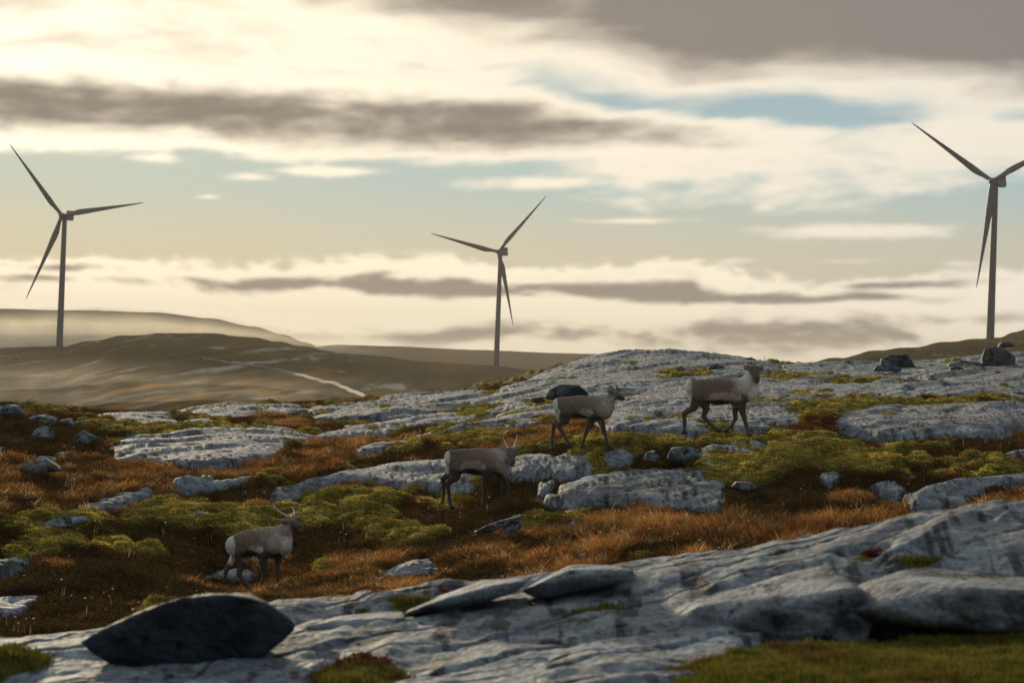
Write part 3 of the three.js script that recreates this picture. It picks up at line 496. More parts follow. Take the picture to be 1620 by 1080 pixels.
// ---------------------------------------------------------------- boulders
function boulderGeometry(pts, seed, rough, detail = 26, own = 2.4, tint = 1) {
  // pts: corner points of the hull (metres); support function softened, then roughened
  const P = [], C = [], T = [], I = [], n = detail, m = detail * 2, r = rng(seed), ox = r() * 50, c0 = pts.reduce((s, p) => [s[0] + p[0] / pts.length, s[1] + p[1] / pts.length, s[2] + p[2] / pts.length], [0, 0, 0]);
  const planes = []; // faces of the hull by brute force
  for (let a = 0; a < pts.length; a++) for (let b = a + 1; b < pts.length; b++) for (let c = b + 1; c < pts.length; c++) {
    const A = new THREE.Vector3(...pts[a]), N = new THREE.Vector3(...pts[b]).sub(A).cross(new THREE.Vector3(...pts[c]).sub(A)); if (N.length() < 1e-9) continue; N.normalize();
    const s = pts.map((p) => new THREE.Vector3(...p).sub(A).dot(N)), hi = Math.max(...s), lo = Math.min(...s);
    if (hi < 1e-6 || lo > -1e-6) { if (hi >= 1e-6) N.negate(); planes.push([N, N.dot(A.clone().sub(new THREE.Vector3(...c0)))]); }
  }
  const size = Math.max(...pts.map((p) => Math.hypot(p[0] - c0[0], p[1] - c0[1], p[2] - c0[2])));
  for (let j = 0; j <= n; j++) for (let i = 0; i <= m; i++) {
    const th = j / n * Math.PI, ph = i % m / m * 2 * Math.PI, D = new THREE.Vector3(Math.sin(th) * Math.cos(ph), Math.cos(th), Math.sin(th) * Math.sin(ph));
    let inv = 0; for (const [N, k] of planes) { const q = N.dot(D); if (q > 0) inv += Math.pow(q / k, 44); }
    let R = Math.pow(inv, -1 / 44);
    const f = fbm(D.x * 2.1 + ox, D.y * 2.6 + D.z * 2.1 + ox, 5), g = fbm(D.x * 7 + ox, D.z * 7 + D.y * 11, 5) - .6 * cracks((D.x + D.z) * 3 + ox, D.y * 5, 1);
    R *= 1 + rough * (f * .55 + g * .5);
    const x = c0[0] + D.x * R, y = c0[1] + D.y * R, z = c0[2] + D.z * R; P.push(x, y, z); T.push((x + z * .7) / (own), (y - z * .5) / own);
    const o = [0, 0, 0]; rockColor(x * own * .9 + ox, z * own * .9 + ox, y * own, 0, o); C.push(o[0] * tint[0], o[1] * tint[1], o[2] * tint[2]);
  }
  for (let j = 0; j < n; j++) for (let i = 0; i < m; i++) { const a = j * (m + 1) + i, b = a + m + 1; I.push(a, a + 1, b, a + 1, b + 1, b); }
  return geometry(P, I, C, T);
}
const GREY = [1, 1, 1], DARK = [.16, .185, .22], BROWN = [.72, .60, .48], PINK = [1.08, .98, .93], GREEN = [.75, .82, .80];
function boulder(label, group, pixels, dist, depth, seed, tint = GREY, rough = .12, mat = rockMat, detail = 34) {
  // pixels: outline of the stone; its distance; depth front to back in metres
  const cx = pixels.reduce((s, p) => s + p[0], 0) / pixels.length, bottom = Math.max(...pixels.map((p) => p[1])), own = dist || Math.exp((mat === nearRockMat ? onLedge : onGround)(cx, bottom)[1]); dist = own;
  const foot = spot(cx, bottom, dist), pts = [], r = rng(seed);
  const across3 = new THREE.Vector3(Math.cos(ROLL), Math.sin(ROLL), 0), up3 = new THREE.Vector3(-Math.sin(ROLL), Math.cos(ROLL), 0), k = dist / FOCAL;
  for (const [px, py] of pixels) { const p = across3.clone().multiplyScalar((px - cx) * k).addScaledVector(up3, (bottom - py) * k); const s = .35 + .65 * r(); for (const e of [-.5, .5]) pts.push([p.x * (e > 0 ? .6 + .4 * r() : 1), p.y * (e > 0 ? .55 + .45 * r() : tint === DARK ? 1 : mat === nearRockMat && pixels[0][0] > 1000 ? .55 + .45 * r() : .88 + .12 * r()), -e * depth * (e < 0 ? s : .35 + .65 * r())]); }
  const g = boulderGeometry(pts, seed, rough, detail, mat === nearRockMat ? 1.1 : 2.2, tint), m = mesh('boulder', g, mat); m.position.copy(foot);
  return tag(m, label, 'boulder', group);
}
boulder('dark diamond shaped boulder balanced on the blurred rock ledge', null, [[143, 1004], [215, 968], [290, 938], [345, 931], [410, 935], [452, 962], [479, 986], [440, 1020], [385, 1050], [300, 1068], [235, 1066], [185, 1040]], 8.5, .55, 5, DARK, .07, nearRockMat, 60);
boulder('pale pointed stone alone in the orange grass', null, [[30, 752], [34, 744], [74, 730], [86, 738], [102, 752], [60, 758]], 0, .9, 7, [1.2, 1.15, 1.05], .08).translateY(.10);
boulder('flat white stone with a squared end in the mossy heath', null, [[70, 838], [96, 827], [141, 823], [143, 834], [104, 845], [76, 848]], 0, .6, 8, [1.3, 1.35, 1.35], .07).translateY(.10);
boulder('small flat pale stone in the moss beside the antlered reindeer', null, [[290, 827], [316, 817], [334, 820], [325, 828], [300, 830]], 0, .4, 9, [1.2, 1.2, 1.2], .07).translateY(.10);
boulder('thin slab leaning over a dark gap in the brown heath', null, [[748, 850], [776, 835], [820, 821], [829, 824], [800, 838], [776, 852], [756, 855]], 0, .5, 10, [.95, 1, .98], .06).translateY(.10);
boulder('low stone under the leaning slab', null, [[790, 852], [800, 838], [822, 832], [826, 840], [815, 852]], 0, .4, 11, GREY, .1).translateY(.10);
boulder('dark trapezoid boulder behind the back of the spike antlered calf', null, [[861, 632], [868, 616], [885, 607], [915, 608], [932, 622], [928, 634]], 56, 1.2, 12, [.42, .46, .45], .1);
boulder('small brown stone next to the dark trapezoid boulder', null, [[838, 635], [842, 628], [858, 627], [863, 634], [850, 638]], 55, .5, 13, [.4, .36, .33], .1);
boulder('blue grey boulder on the dome behind the largest reindeer', null, [[1117, 592], [1122, 578], [1135, 573], [1147, 580], [1148, 592]], 70, .9, 14, [.5, .58, .6], .1);
boulder('rusty brown stone on the skyline behind the reindeer antlers', null, [[1176, 578], [1179, 566], [1188, 564], [1197, 568], [1198, 578]], 79, .7, 15, [.6, .42, .34], .1);
boulder('big brown boulder on the rock shoulder', null, [[1390, 584], [1393, 566], [1405, 559], [1430, 558], [1446, 580], [1440, 587]], 70, 1.3, 16, [.52, .46, .40], .12);
boulder('light grey rounded boulder before the big brown one', null, [[1378, 587], [1385, 577], [1400, 573], [1423, 581], [1424, 588]], 66, 1, 17, [1.05, 1.05, 1.05], .08);
boulder('block shaped brown and grey boulder beneath the turbine tower', null, [[1551, 584], [1550, 562], [1556, 549], [1580, 549], [1604, 562], [1602, 580]], 68, 1.4, 18, [.60, .50, .42], .08);
boulder('flat pinkish slab lying between two brown boulders', null, [[1497, 584], [1500, 575], [1520, 569], [1550, 572], [1551, 582]], 68, 1.2, 19, PINK, .06);
boulder('small brown block in front of the pinkish slab', null, [[1503, 594], [1503, 580], [1512, 577], [1526, 584], [1528, 594]], 63, .6, 20, [.5, .42, .36], .1);
boulder('little rusty stone on the pavement between moss strips', null, [[1438, 612], [1440, 602], [1452, 599], [1462, 606], [1462, 613]], 58, .5, 21, [.52, .40, .34], .1);
boulder('dark stone on the hilltop edge under the tower', null, [[1576, 551], [1582, 541], [1596, 539], [1605, 548]], 78, 1, 22, [.5, .5, .48], .1);
boulder('green lichen stone stuck in red heath', null, [[1017, 735], [1022, 724], [1036, 721], [1043, 732], [1036, 739]], 0, .35, 23, GREEN, .1).translateY(.10);
boulder('rounded lichen boulder at the step in the moss', null, [[1053, 734], [1060, 716], [1085, 711], [1104, 718], [1105, 733], [1085, 741]], 0, .6, 24, GREEN, .09).translateY(.10);
boulder('low brown hummock stone among green moss mats', null, [[1354, 650], [1360, 641], [1385, 638], [1405, 645], [1400, 651]], 48, .7, 25, [.42, .40, .36], .1);
boulder('short grey stone at the lower end of the violet slab', null, [[1155, 778], [1165, 771], [1190, 772], [1197, 781], [1180, 786]], 0, .5, 26, [.75, .75, .72], .1).translateY(.10);
const pile = 'weathered grey boulder in the heap at the valley edge';
[[[0, 657], [-4, 640], [12, 631], [30, 634], [40, 648], [36, 658]], [[46, 668], [50, 652], [70, 648], [88, 653], [92, 667], [70, 672]], [[52, 690], [56, 672], [72, 664], [86, 670], [86, 690], [70, 696]], [[119, 704], [122, 680], [134, 671], [146, 680], [140, 698]], [[14, 688], [18, 676], [28, 673], [33, 682], [30, 690]], [[12, 703], [18, 694], [32, 690], [42, 696], [40, 706]], [[93, 670], [97, 657], [110, 654], [119, 662], [118, 672]], [[-30, 690], [-22, 674], [-4, 672], [10, 684], [6, 696]], [[54, 650], [60, 643], [72, 642], [78, 649]], [[118, 668], [124, 658], [140, 656], [150, 664], [146, 672]], [[93, 712], [98, 706], [110, 706], [113, 714]], [[-40, 660], [-30, 640], [-12, 634], [0, 650]]]
  .forEach((p, i) => boulder(pile, 'boulders heaped at the valley edge', p, [47, 46, 43, 42.5, 43.5, 42, 46, 43, 50, 47, 40.5, 48][i], .7 + .05 * i, 40 + i, i === 2 ? [1.15, 1.18, 1.1] : [.9, .92, .9], .14).translateY(-.10));
const cobble = 'grey cobble lying beside the red heath below the rock shoulder';
[[1584, 620, 22], [1604, 614, 26], [1612, 634, 26], [1590, 640, 18], [1570, 634, 20], [1556, 626, 15], [1628, 622, 24]].forEach(([x, y, w], i) => boulder(cobble, 'cobbles below the rock shoulder', [[x - w / 2, y], [x - w * .4, y - w * .5], [x, y - w * .65], [x + w * .4, y - w * .5], [x + w / 2, y]], 50 + (640 - y) * .3, .4, 60 + i, [.95, .95, .97], .1));
const pebble = 'small pale stone peeping out of the heath';
[[66, 908, 12], [172, 880, 16], [178, 868, 10], [125, 884, 10], [352, 896, 10], [345, 812, 8], [530, 720, 10], [505, 842, 9], [655, 878, 14], [240, 862, 10], [1040, 842, 14], [470, 800, 9], [975, 800, 9], [1370, 717, 16], [1242, 775, 9]].forEach(([x, y, w], i) => { const d = Math.exp(onGround(x, y)[1]); boulder(pebble, 'small stones in the heath', [[x - w / 2, y], [x - w * .4, y - w * .4], [x, y - w * .5], [x + w * .45, y - w * .35], [x + w / 2, y]], d, .2, 80 + i, [1.1, 1.1, 1.1], .1, rockMat, 12); });
const near = (label, pixels, d, depth, seed) => { const m = boulder(label, null, pixels, d, depth, seed, GREY, .075, nearRockMat, 90); m.name = numbered('stone_slab'); if (!d) m.position.y -= .005; m.userData.category = 'rock slab'; };
near('thick tilted slab end jutting over green moss on the rock ledge', [[822, 930], [850, 912], [900, 893], [965, 885], [1000, 887], [1003, 905], [960, 912], [900, 928], [850, 942]], 0, .5, 101);
near('long thin slab sloping down beside the jutting slab end', [[640, 962], [700, 938], [770, 918], [826, 904], [836, 908], [815, 925], [760, 946], [690, 964]], 0, .5, 102);
near('low flat slab in front of the yellow moss strip', [[478, 985], [530, 973], [600, 967], [645, 970], [640, 982], [560, 992], [500, 996]], 0, .5, 103);
near('massive rounded bulge of rock overhanging green moss', [[1318, 940], [1380, 908], [1480, 892], [1600, 888], [1760, 884], [1790, 930], [1740, 975], [1620, 985], [1500, 984], [1400, 968], [1345, 955]], 9.25, 1.3, 104);
near('long swell of grey rock beside the overhanging bulge', [[1020, 985], [1100, 940], [1200, 918], [1330, 905], [1360, 925], [1350, 975], [1280, 1012], [1150, 1035], [1060, 1030]], 9.0, 1.0, 105);
console.log('boulders done');

// ---------------------------------------------------------------- reindeer
const furMat = new THREE.MeshPhysicalMaterial({ vertexColors: true, roughness: .9, sheen: .5, sheenRoughness: .6, sheenColor: new THREE.Color().setRGB(.8, .7, .6) });
const hairMat = new THREE.MeshPhysicalMaterial({ vertexColors: true, roughness: 1, transmission: .35, thickness: 0 });
const antlerMat = new THREE.MeshStandardMaterial({ color: new THREE.Color().setRGB(.74, .60, .44), roughness: .6 }), velvetMat = new THREE.MeshStandardMaterial({ color: new THREE.Color().setRGB(.055, .042, .034), roughness: .9 });
const hoofMat = new THREE.MeshStandardMaterial({ color: new THREE.Color().setRGB(.02, .018, .016), roughness: .5 }), eyeMat = new THREE.MeshStandardMaterial({ color: new THREE.Color().setRGB(.008, .006, .005), roughness: .12 });
function surfaceNet(field, lo, hi, cell) {
  const n = [0, 1, 2].map((k) => Math.ceil((hi[k] - lo[k]) / cell) + 1), F = new Float32Array(n[0] * n[1] * n[2]), at = (i, j, k) => (k * n[1] + j) * n[0] + i;
  for (let k = 0; k < n[2]; k++) for (let j = 0; j < n[1]; j++) for (let i = 0; i < n[0]; i++) F[at(i, j, k)] = field(lo[0] + i * cell, lo[1] + j * cell, lo[2] + k * cell);
  const V = new Int32Array(F.length).fill(-1), P = [], I = [], E = [[0, 1], [0, 2], [0, 4], [1, 3], [1, 5], [2, 3], [2, 6], [3, 7], [4, 5], [4, 6], [5, 7], [6, 7]];
  for (let k = 0; k < n[2] - 1; k++) for (let j = 0; j < n[1] - 1; j++) for (let i = 0; i < n[0] - 1; i++) {
    const c = []; let neg = 0; for (let q = 0; q < 8; q++) { c.push(F[at(i + (q & 1), j + (q >> 1 & 1), k + (q >> 2))]); if (c[q] < 0) neg++; }
    if (!neg || neg === 8) continue;
    let x = 0, y = 0, z = 0, m = 0; for (const [a, b] of E) if ((c[a] < 0) !== (c[b] < 0)) { const t = c[a] / (c[a] - c[b]); x += mix(a & 1, b & 1, t); y += mix(a >> 1 & 1, b >> 1 & 1, t); z += mix(a >> 2, b >> 2, t); m++; }
    V[at(i, j, k)] = P.length / 3; P.push(lo[0] + (i + x / m) * cell, lo[1] + (j + y / m) * cell, lo[2] + (k + z / m) * cell);
  }
  for (let k = 1; k < n[2] - 1; k++) for (let j = 1; j < n[1] - 1; j++) for (let i = 1; i < n[0] - 1; i++) {
    const f = F[at(i, j, k)] < 0, quad = (a, b, c, d, flip) => flip ? I.push(a, c, b, b, c, d) : I.push(a, b, c, b, d, c);
    if (f !== F[at(i + 1, j, k)] < 0) quad(V[at(i, j - 1, k - 1)], V[at(i, j, k - 1)], V[at(i, j - 1, k)], V[at(i, j, k)], !f);
    if (f !== F[at(i, j + 1, k)] < 0) quad(V[at(i - 1, j, k - 1)], V[at(i, j, k - 1)], V[at(i - 1, j, k)], V[at(i, j, k)], f);
    if (f !== F[at(i, j, k + 1)] < 0) quad(V[at(i - 1, j - 1, k)], V[at(i, j - 1, k)], V[at(i - 1, j, k)], V[at(i, j, k)], !f);
  }
  return [P, I];
}
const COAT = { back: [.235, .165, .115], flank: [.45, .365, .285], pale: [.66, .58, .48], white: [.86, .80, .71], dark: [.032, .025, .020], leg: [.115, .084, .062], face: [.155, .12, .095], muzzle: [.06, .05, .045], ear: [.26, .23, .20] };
function reindeer(label, spec) {
  const S = FOCAL / spec.dist, [ox, oy] = spec.origin, k = spec.scale, footY = spec.foot, X = (c) => (c / k + ox - spec.at) / S, Y = (c) => (footY - (c / k + oy)) / S, R = (r) => r / k / S;
  const bones = [];                              // [ax, ay, az, ra, bx, by, bz, rb, squeeze, blend, colour]
  const limb = (pts, z, colors, blend = .018, slim = .88) => { for (let i = 0; i < pts.length - 1; i++) { const a = pts[i], b = pts[i + 1]; bones.push([X(a[0]), Y(a[1]), a[3] ?? z, R(a[2] * slim), X(b[0]), Y(b[1]), b[3] ?? z, R(b[2] * slim), 1, i === 0 ? Math.min(.05, blend * 2.5) : blend, colors[Math.min(i, colors.length - 1)]]); } };
  for (const [a, b, c] of spec.trunk) bones.push([X(a[0]), Y(a[1]), 0, R(a[2] * .95), X(b[0]), Y(b[1]), 0, R(b[2] * .95), 1.22, .06, c]);
  for (const [pts, z, c] of spec.neck) limb(pts, z, [c], .05);
  for (const [pts, z] of spec.legs) limb(pts, z, [COAT.leg]);
  for (const [pts, z, c] of spec.head) limb(pts, z, c, .014, 1);
  const dist = (b, x, y, z) => { const sq = b[8], dx = b[4] - b[0], dy = b[5] - b[1], dz = b[6] - b[2], wx = x - b[0], wy = y - b[1], wz = z - b[2], t = clamp((wx * dx + wy * dy + wz * dz) / (dx * dx + dy * dy + dz * dz + 1e-9)); return Math.hypot(wx - t * dx, wy - t * dy, (wz - t * dz) * sq) - (b[3] + t * (b[7] - b[3])); };
  const field = (x, y, z) => { let d = 9; for (const b of bones) { const e = dist(b, x, y, z), kk = b[9], h = Math.max(kk - Math.abs(d - e), 0) / kk; d = Math.min(d, e) - h * h * kk * .25; } return d; };
  const lo = [9, 9, 9], hi = [-9, -9, -9]; for (const b of bones) for (const [o, r] of [[0, 3], [4, 7]]) for (let q = 0; q < 3; q++) { lo[q] = Math.min(lo[q], b[o + q] - b[r] - .05); hi[q] = Math.max(hi[q], b[o + q] + b[r] + .05); }
  const [P, I] = surfaceNet(field, lo, hi, .0125), C = [], N = [];
  const grad = (x, y, z) => { const e = .008, g = [field(x + e, y, z) - field(x - e, y, z), field(x, y + e, z) - field(x, y - e, z), field(x, y, z + e) - field(x, y, z - e)], l = Math.hypot(...g) || 1; return g.map((v) => v / l); };
  const marks = spec.marks.map(([cx, cy, rx, ry, c, w, side]) => [X(cx), Y(cy), R(rx), R(ry), c, w ?? 1, side]);
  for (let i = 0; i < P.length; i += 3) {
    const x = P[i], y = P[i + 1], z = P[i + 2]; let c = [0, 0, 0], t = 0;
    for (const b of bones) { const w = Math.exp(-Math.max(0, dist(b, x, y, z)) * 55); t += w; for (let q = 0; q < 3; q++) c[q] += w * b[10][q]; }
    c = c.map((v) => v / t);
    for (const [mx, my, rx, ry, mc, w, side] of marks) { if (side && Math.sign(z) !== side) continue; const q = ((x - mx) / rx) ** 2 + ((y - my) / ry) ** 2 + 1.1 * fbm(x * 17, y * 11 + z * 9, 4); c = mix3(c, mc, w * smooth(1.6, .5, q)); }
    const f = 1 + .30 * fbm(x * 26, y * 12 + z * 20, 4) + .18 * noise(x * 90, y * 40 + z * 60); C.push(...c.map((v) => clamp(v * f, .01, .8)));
    N.push(...grad(x, y, z));
  }
  const g = new THREE.Group(); g.name = numbered('reindeer'); scene.add(g); tag(g, label, 'reindeer', 'reindeer walking across the hillside');
  const geo = new THREE.BufferGeometry(); geo.setAttribute('position', new THREE.Float32BufferAttribute(P, 3)); geo.setAttribute('normal', new THREE.Float32BufferAttribute(N, 3)); geo.setAttribute('color', new THREE.Float32BufferAttribute(C, 3)); geo.setIndex(I);
  mesh('body', geo, furMat, g);
  // coat: short hairs lying back along the body, longer on the chest
  const r = rng(spec.seed), HP = [], HC = [], HN = [], nv = P.length / 3;
  for (let q = 0; q < 15000; q++) {
    const v = Math.floor(r() * nv) * 3, x = P[v], y = P[v + 1], z = P[v + 2], nx = N[v], ny = N[v + 1], nz = N[v + 2];
    const legs = y < .40, chest = x > spec.chest[0] && y < spec.chest[1] && y > .35, len = (legs ? .007 : chest ? .036 : .018) * (.6 + .8 * r()), wdt = .0022;
    let dx = -.65 + .4 * (r() - .5) + nx * .55, dy = -.55 + .3 * (r() - .5) + ny * .55, dz = .3 * (r() - .5) + nz * .55; if (chest) { dx += .5; dy -= .5; }
    const dn = dx * nx + dy * ny + dz * nz; if (dn < .12) { dx += nx * (.2 - dn); dy += ny * (.2 - dn); dz += nz * (.2 - dn); }
    const dl = len / Math.hypot(dx, dy, dz); const sx = r() - .5, sy = r() - .5, sz = r() - .5, sl = wdt / Math.hypot(sx, sy, sz);
    HP.push(x - sx * sl, y - sy * sl, z - sz * sl, x + sx * sl, y + sy * sl, z + sz * sl, x + dx * dl, y + dy * dl, z + dz * dl);
    const f = .8 + .5 * r(); for (let w = 0; w < 3; w++) { HC.push(C[v] * f, C[v + 1] * f, C[v + 2] * f); HN.push(nx, ny, nz); }
  }
  const hg = new THREE.BufferGeometry(); hg.setAttribute('position', new THREE.Float32BufferAttribute(HP, 3)); hg.setAttribute('normal', new THREE.Float32BufferAttribute(HN, 3)); hg.setAttribute('color', new THREE.Float32BufferAttribute(HC, 3));
  mesh('hair', hg, hairMat, g).userData.kind = 'stuff';
  for (const pts of spec.antlers) {
    const parts = pts.map((line) => { const c = new THREE.CatmullRomCurve3(line.map(([cx, cy, z]) => new THREE.Vector3(X(cx), Y(cy), z))), t = new THREE.TubeGeometry(c, 14, 1, 7), p = t.attributes.position, r0 = spec.antlerR; for (let i = 0; i < p.count; i++) { const u = Math.floor(i / 8) / 14, o = c.getPointAt(u), rr = r0 * (1 - .6 * u); p.setXYZ(i, o.x + (p.getX(i) - o.x) * rr, o.y + (p.getY(i) - o.y) * rr, o.z + (p.getZ(i) - o.z) * rr); } return t; });
    mesh('antler', parts.length > 1 ? mergeGeometries(parts) : parts[0], spec.velvet ? velvetMat : antlerMat, g);
  }
  for (const [pts, z] of spec.legs) { const e = pts[pts.length - 1], q = new THREE.SphereGeometry(1, 12, 8), p = q.attributes.position, w = R(e[2]) * 1.25; for (let i = 0; i < p.count; i++) { const y = p.getY(i); p.setXYZ(i, p.getX(i) * w * (1.15 - .2 * y) + (y < 0 ? .012 : 0), Math.max(y, -.7) * w * 1.1, p.getZ(i) * w * .9); } q.computeVertexNormals(); const h = mesh('hoof', q, hoofMat, g); h.position.set(X(e[0]), Y(e[1]) - R(e[2]) * .35, e[3] ?? z); }
  for (const [cx, cy, z] of spec.eyes) { const e = mesh('eye', new THREE.SphereGeometry(R(spec.eyeR ?? 9), 12, 10), eyeMat, g); e.position.set(X(cx), Y(cy), z); }
  const p0 = spot(spec.at, footY, spec.dist); g.position.copy(p0); g.rotation.z = ROLL; g.rotation.y = spec.turn ?? 0;
  return g;
}
const K = COAT;
reindeer('antlered grey reindeer striding past the dark boulder', {
  dist: 29, origin: [340, 780], scale: 6.544, foot: 934.5, at: 402, seed: 1, chest: [.22, .62],
  trunk: [[[205, 530, 88], [330, 525, 130], K.back], [[330, 525, 130], [560, 515, 158], K.back], [[560, 515, 158], [665, 535, 132], K.flank], [[215, 560, 92], [255, 620, 80], K.back]],
  neck: [[[[620, 470, 118], [715, 400, 82], [765, 335, 52]], 0, K.flank], [[[690, 550, 90], [735, 480, 66]], 0, K.pale]],
  head: [[[[770, 312, 46, .0], [815, 325, 40, .03], [868, 352, 30, .05], [895, 368, 21, .06]], 0, [K.face, K.face, K.muzzle]], [[[735, 295, 22, .05], [705, 290, 24, .09], [692, 282, 10, .10]], .06, [K.ear]], [[[815, 285, 20, -.05], [855, 262, 23, -.08], [870, 250, 8, -.09]], -.06, [K.ear]]],
  legs: [[[[215, 620, 70], [190, 690, 44], [108, 805, 27], [92, 905, 18], [80, 985, 17], [76, 1003, 20]], -.07], [[[270, 620, 78], [285, 700, 52], [255, 838, 30], [325, 925, 21], [395, 985, 18], [412, 1003, 20]], .09], [[[500, 600, 84], [500, 690, 48], [520, 835, 28], [495, 910, 20], [448, 985, 19], [434, 1002, 20]], .10], [[[640, 640, 60], [640, 720, 34], [634, 820, 25], [638, 920, 18], [642, 970, 18], [642, 988, 20]], -.09]],
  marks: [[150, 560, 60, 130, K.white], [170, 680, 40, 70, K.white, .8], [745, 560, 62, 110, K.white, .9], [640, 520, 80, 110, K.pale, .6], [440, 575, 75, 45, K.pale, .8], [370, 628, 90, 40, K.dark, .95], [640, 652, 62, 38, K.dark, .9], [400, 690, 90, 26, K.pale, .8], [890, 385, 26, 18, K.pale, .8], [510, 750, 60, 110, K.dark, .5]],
  antlers: [[[[748, 262, .03], [735, 240, .05], [680, 200, .09], [630, 160, .11], [600, 112, .10]], [[735, 242, .05], [770, 228, .03], [800, 212, .0]]], [[[772, 258, -.03], [800, 220, -.05], [812, 205, -.07], [795, 175, -.09], [778, 150, -.09]], [[806, 214, -.06], [810, 235, -.04], [806, 245, -.02]]]], antlerR: .016,
  eyes: [[800, 303, .062], [815, 300, -.03]],
});
reindeer('dark legged reindeer with lowered head facing the viewer', {
  dist: 35, origin: [680, 685], scale: 8.306, foot: 800.5, at: 755, seed: 2, chest: [.26, .55],
  trunk: [[[285, 310, 92], [400, 360, 150], K.back], [[400, 365, 155], [620, 375, 178], K.back], [[620, 375, 178], [850, 375, 172], K.back], [[300, 370, 100], [340, 450, 100], K.back], [[850, 380, 170], [920, 420, 135], K.flank]],
  neck: [[[[900, 330, 140], [990, 300, 95], [1045, 265, 68]], .03, K.flank], [[[930, 440, 110], [975, 380, 80]], 0, K.flank]],
  head: [[[[1058, 245, 62, .06], [1068, 310, 50, .13], [1078, 375, 40, .20], [1080, 405, 30, .22]], 0, [K.face, K.face, K.muzzle]], [[[1010, 225, 28, .06], [955, 205, 32, .03], [930, 185, 12, .02]], .06, [K.ear]], [[[1110, 220, 28, .06], [1165, 195, 30, .03], [1195, 170, 11, .02]], .06, [K.ear]]],
  legs: [[[[300, 470, 105], [280, 530, 66], [168, 600, 35], [180, 740, 25], [172, 870, 23], [150, 930, 26]], -.08], [[[350, 480, 112], [340, 560, 70], [232, 665, 36], [255, 790, 25], [262, 910, 23], [290, 962, 26]], .10], [[[750, 480, 105], [738, 585, 58], [726, 740, 35], [715, 850, 24], [706, 915, 23], [706, 945, 26]], .10], [[[910, 520, 76], [950, 590, 46], [1018, 700, 31], [1045, 800, 22], [1068, 865, 22], [1074, 892, 25]], -.09]],
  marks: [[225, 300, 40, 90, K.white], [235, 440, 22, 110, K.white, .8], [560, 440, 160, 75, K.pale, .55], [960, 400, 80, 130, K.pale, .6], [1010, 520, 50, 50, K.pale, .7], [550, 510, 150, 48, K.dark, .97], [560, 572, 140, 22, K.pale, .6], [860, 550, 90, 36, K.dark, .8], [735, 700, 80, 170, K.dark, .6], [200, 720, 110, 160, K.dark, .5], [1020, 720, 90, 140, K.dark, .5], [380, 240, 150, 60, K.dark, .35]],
  antlers: [[[[1030, 195, .05], [1005, 160, .03], [980, 110, .01], [958, 40, .0]]], [[[1098, 190, .05], [1118, 150, .03], [1135, 90, .01], [1152, 22, .0]]]], antlerR: .015,
  eyes: [[1022, 258, .115], [1105, 256, .115]], eyeR: 11,
});
reindeer('brown calf with short dark spike antlers stepping onto the moss', {
  dist: 37, origin: [850, 590], scale: 8, foot: 712.5, at: 918, seed: 3, chest: [.24, .58], velvet: true,
  trunk: [[[280, 385, 78], [380, 425, 120], K.back], [[380, 425, 125], [540, 432, 146], K.back], [[540, 432, 146], [740, 440, 152], K.back], [[320, 440, 105], [350, 500, 95], K.back], [[740, 445, 150], [840, 460, 125], K.flank]],
  neck: [[[[830, 410, 120], [895, 355, 88], [955, 295, 60]], 0, K.flank], [[[850, 490, 90], [920, 420, 66]], 0, K.flank]],
  head: [[[[975, 262, 52, 0], [1015, 285, 44, .0], [1060, 312, 34, .0], [1085, 322, 24, .0]], 0, [K.face, K.face, K.muzzle]], [[[945, 240, 26, .06], [912, 222, 34, .09], [900, 190, 12, .10]], .06, [K.ear]], [[[1000, 225, 22, -.05], [1035, 205, 22, -.08], [1050, 190, 8, -.09]], -.06, [K.ear]]],
  legs: [[[[310, 520, 90], [290, 580, 56], [215, 655, 33], [200, 760, 26], [186, 880, 24], [196, 955, 27]], -.08], [[[360, 520, 100], [350, 590, 64], [262, 655, 34], [320, 755, 25], [385, 860, 23], [400, 905, 26]], .10], [[[700, 520, 95], [665, 625, 50], [618, 750, 32], [580, 860, 23], [560, 930, 24], [575, 968, 27]], .10], [[[790, 550, 75], [815, 630, 42], [852, 745, 29], [880, 840, 21], [900, 905, 22], [920, 942, 25]], -.09]],
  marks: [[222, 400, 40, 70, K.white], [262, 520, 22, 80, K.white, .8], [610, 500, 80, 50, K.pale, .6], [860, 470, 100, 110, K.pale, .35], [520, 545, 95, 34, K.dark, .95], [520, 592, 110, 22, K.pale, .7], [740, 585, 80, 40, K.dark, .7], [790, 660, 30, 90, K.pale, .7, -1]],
  antlers: [[[[962, 215, .04], [940, 190, .05], [902, 145, .06]]], [[[1022, 215, -.03], [1010, 180, -.04], [994, 140, -.05]]]], antlerR: .017,
  eyes: [[1000, 262, .052], [1000, 262, -.052]],
});
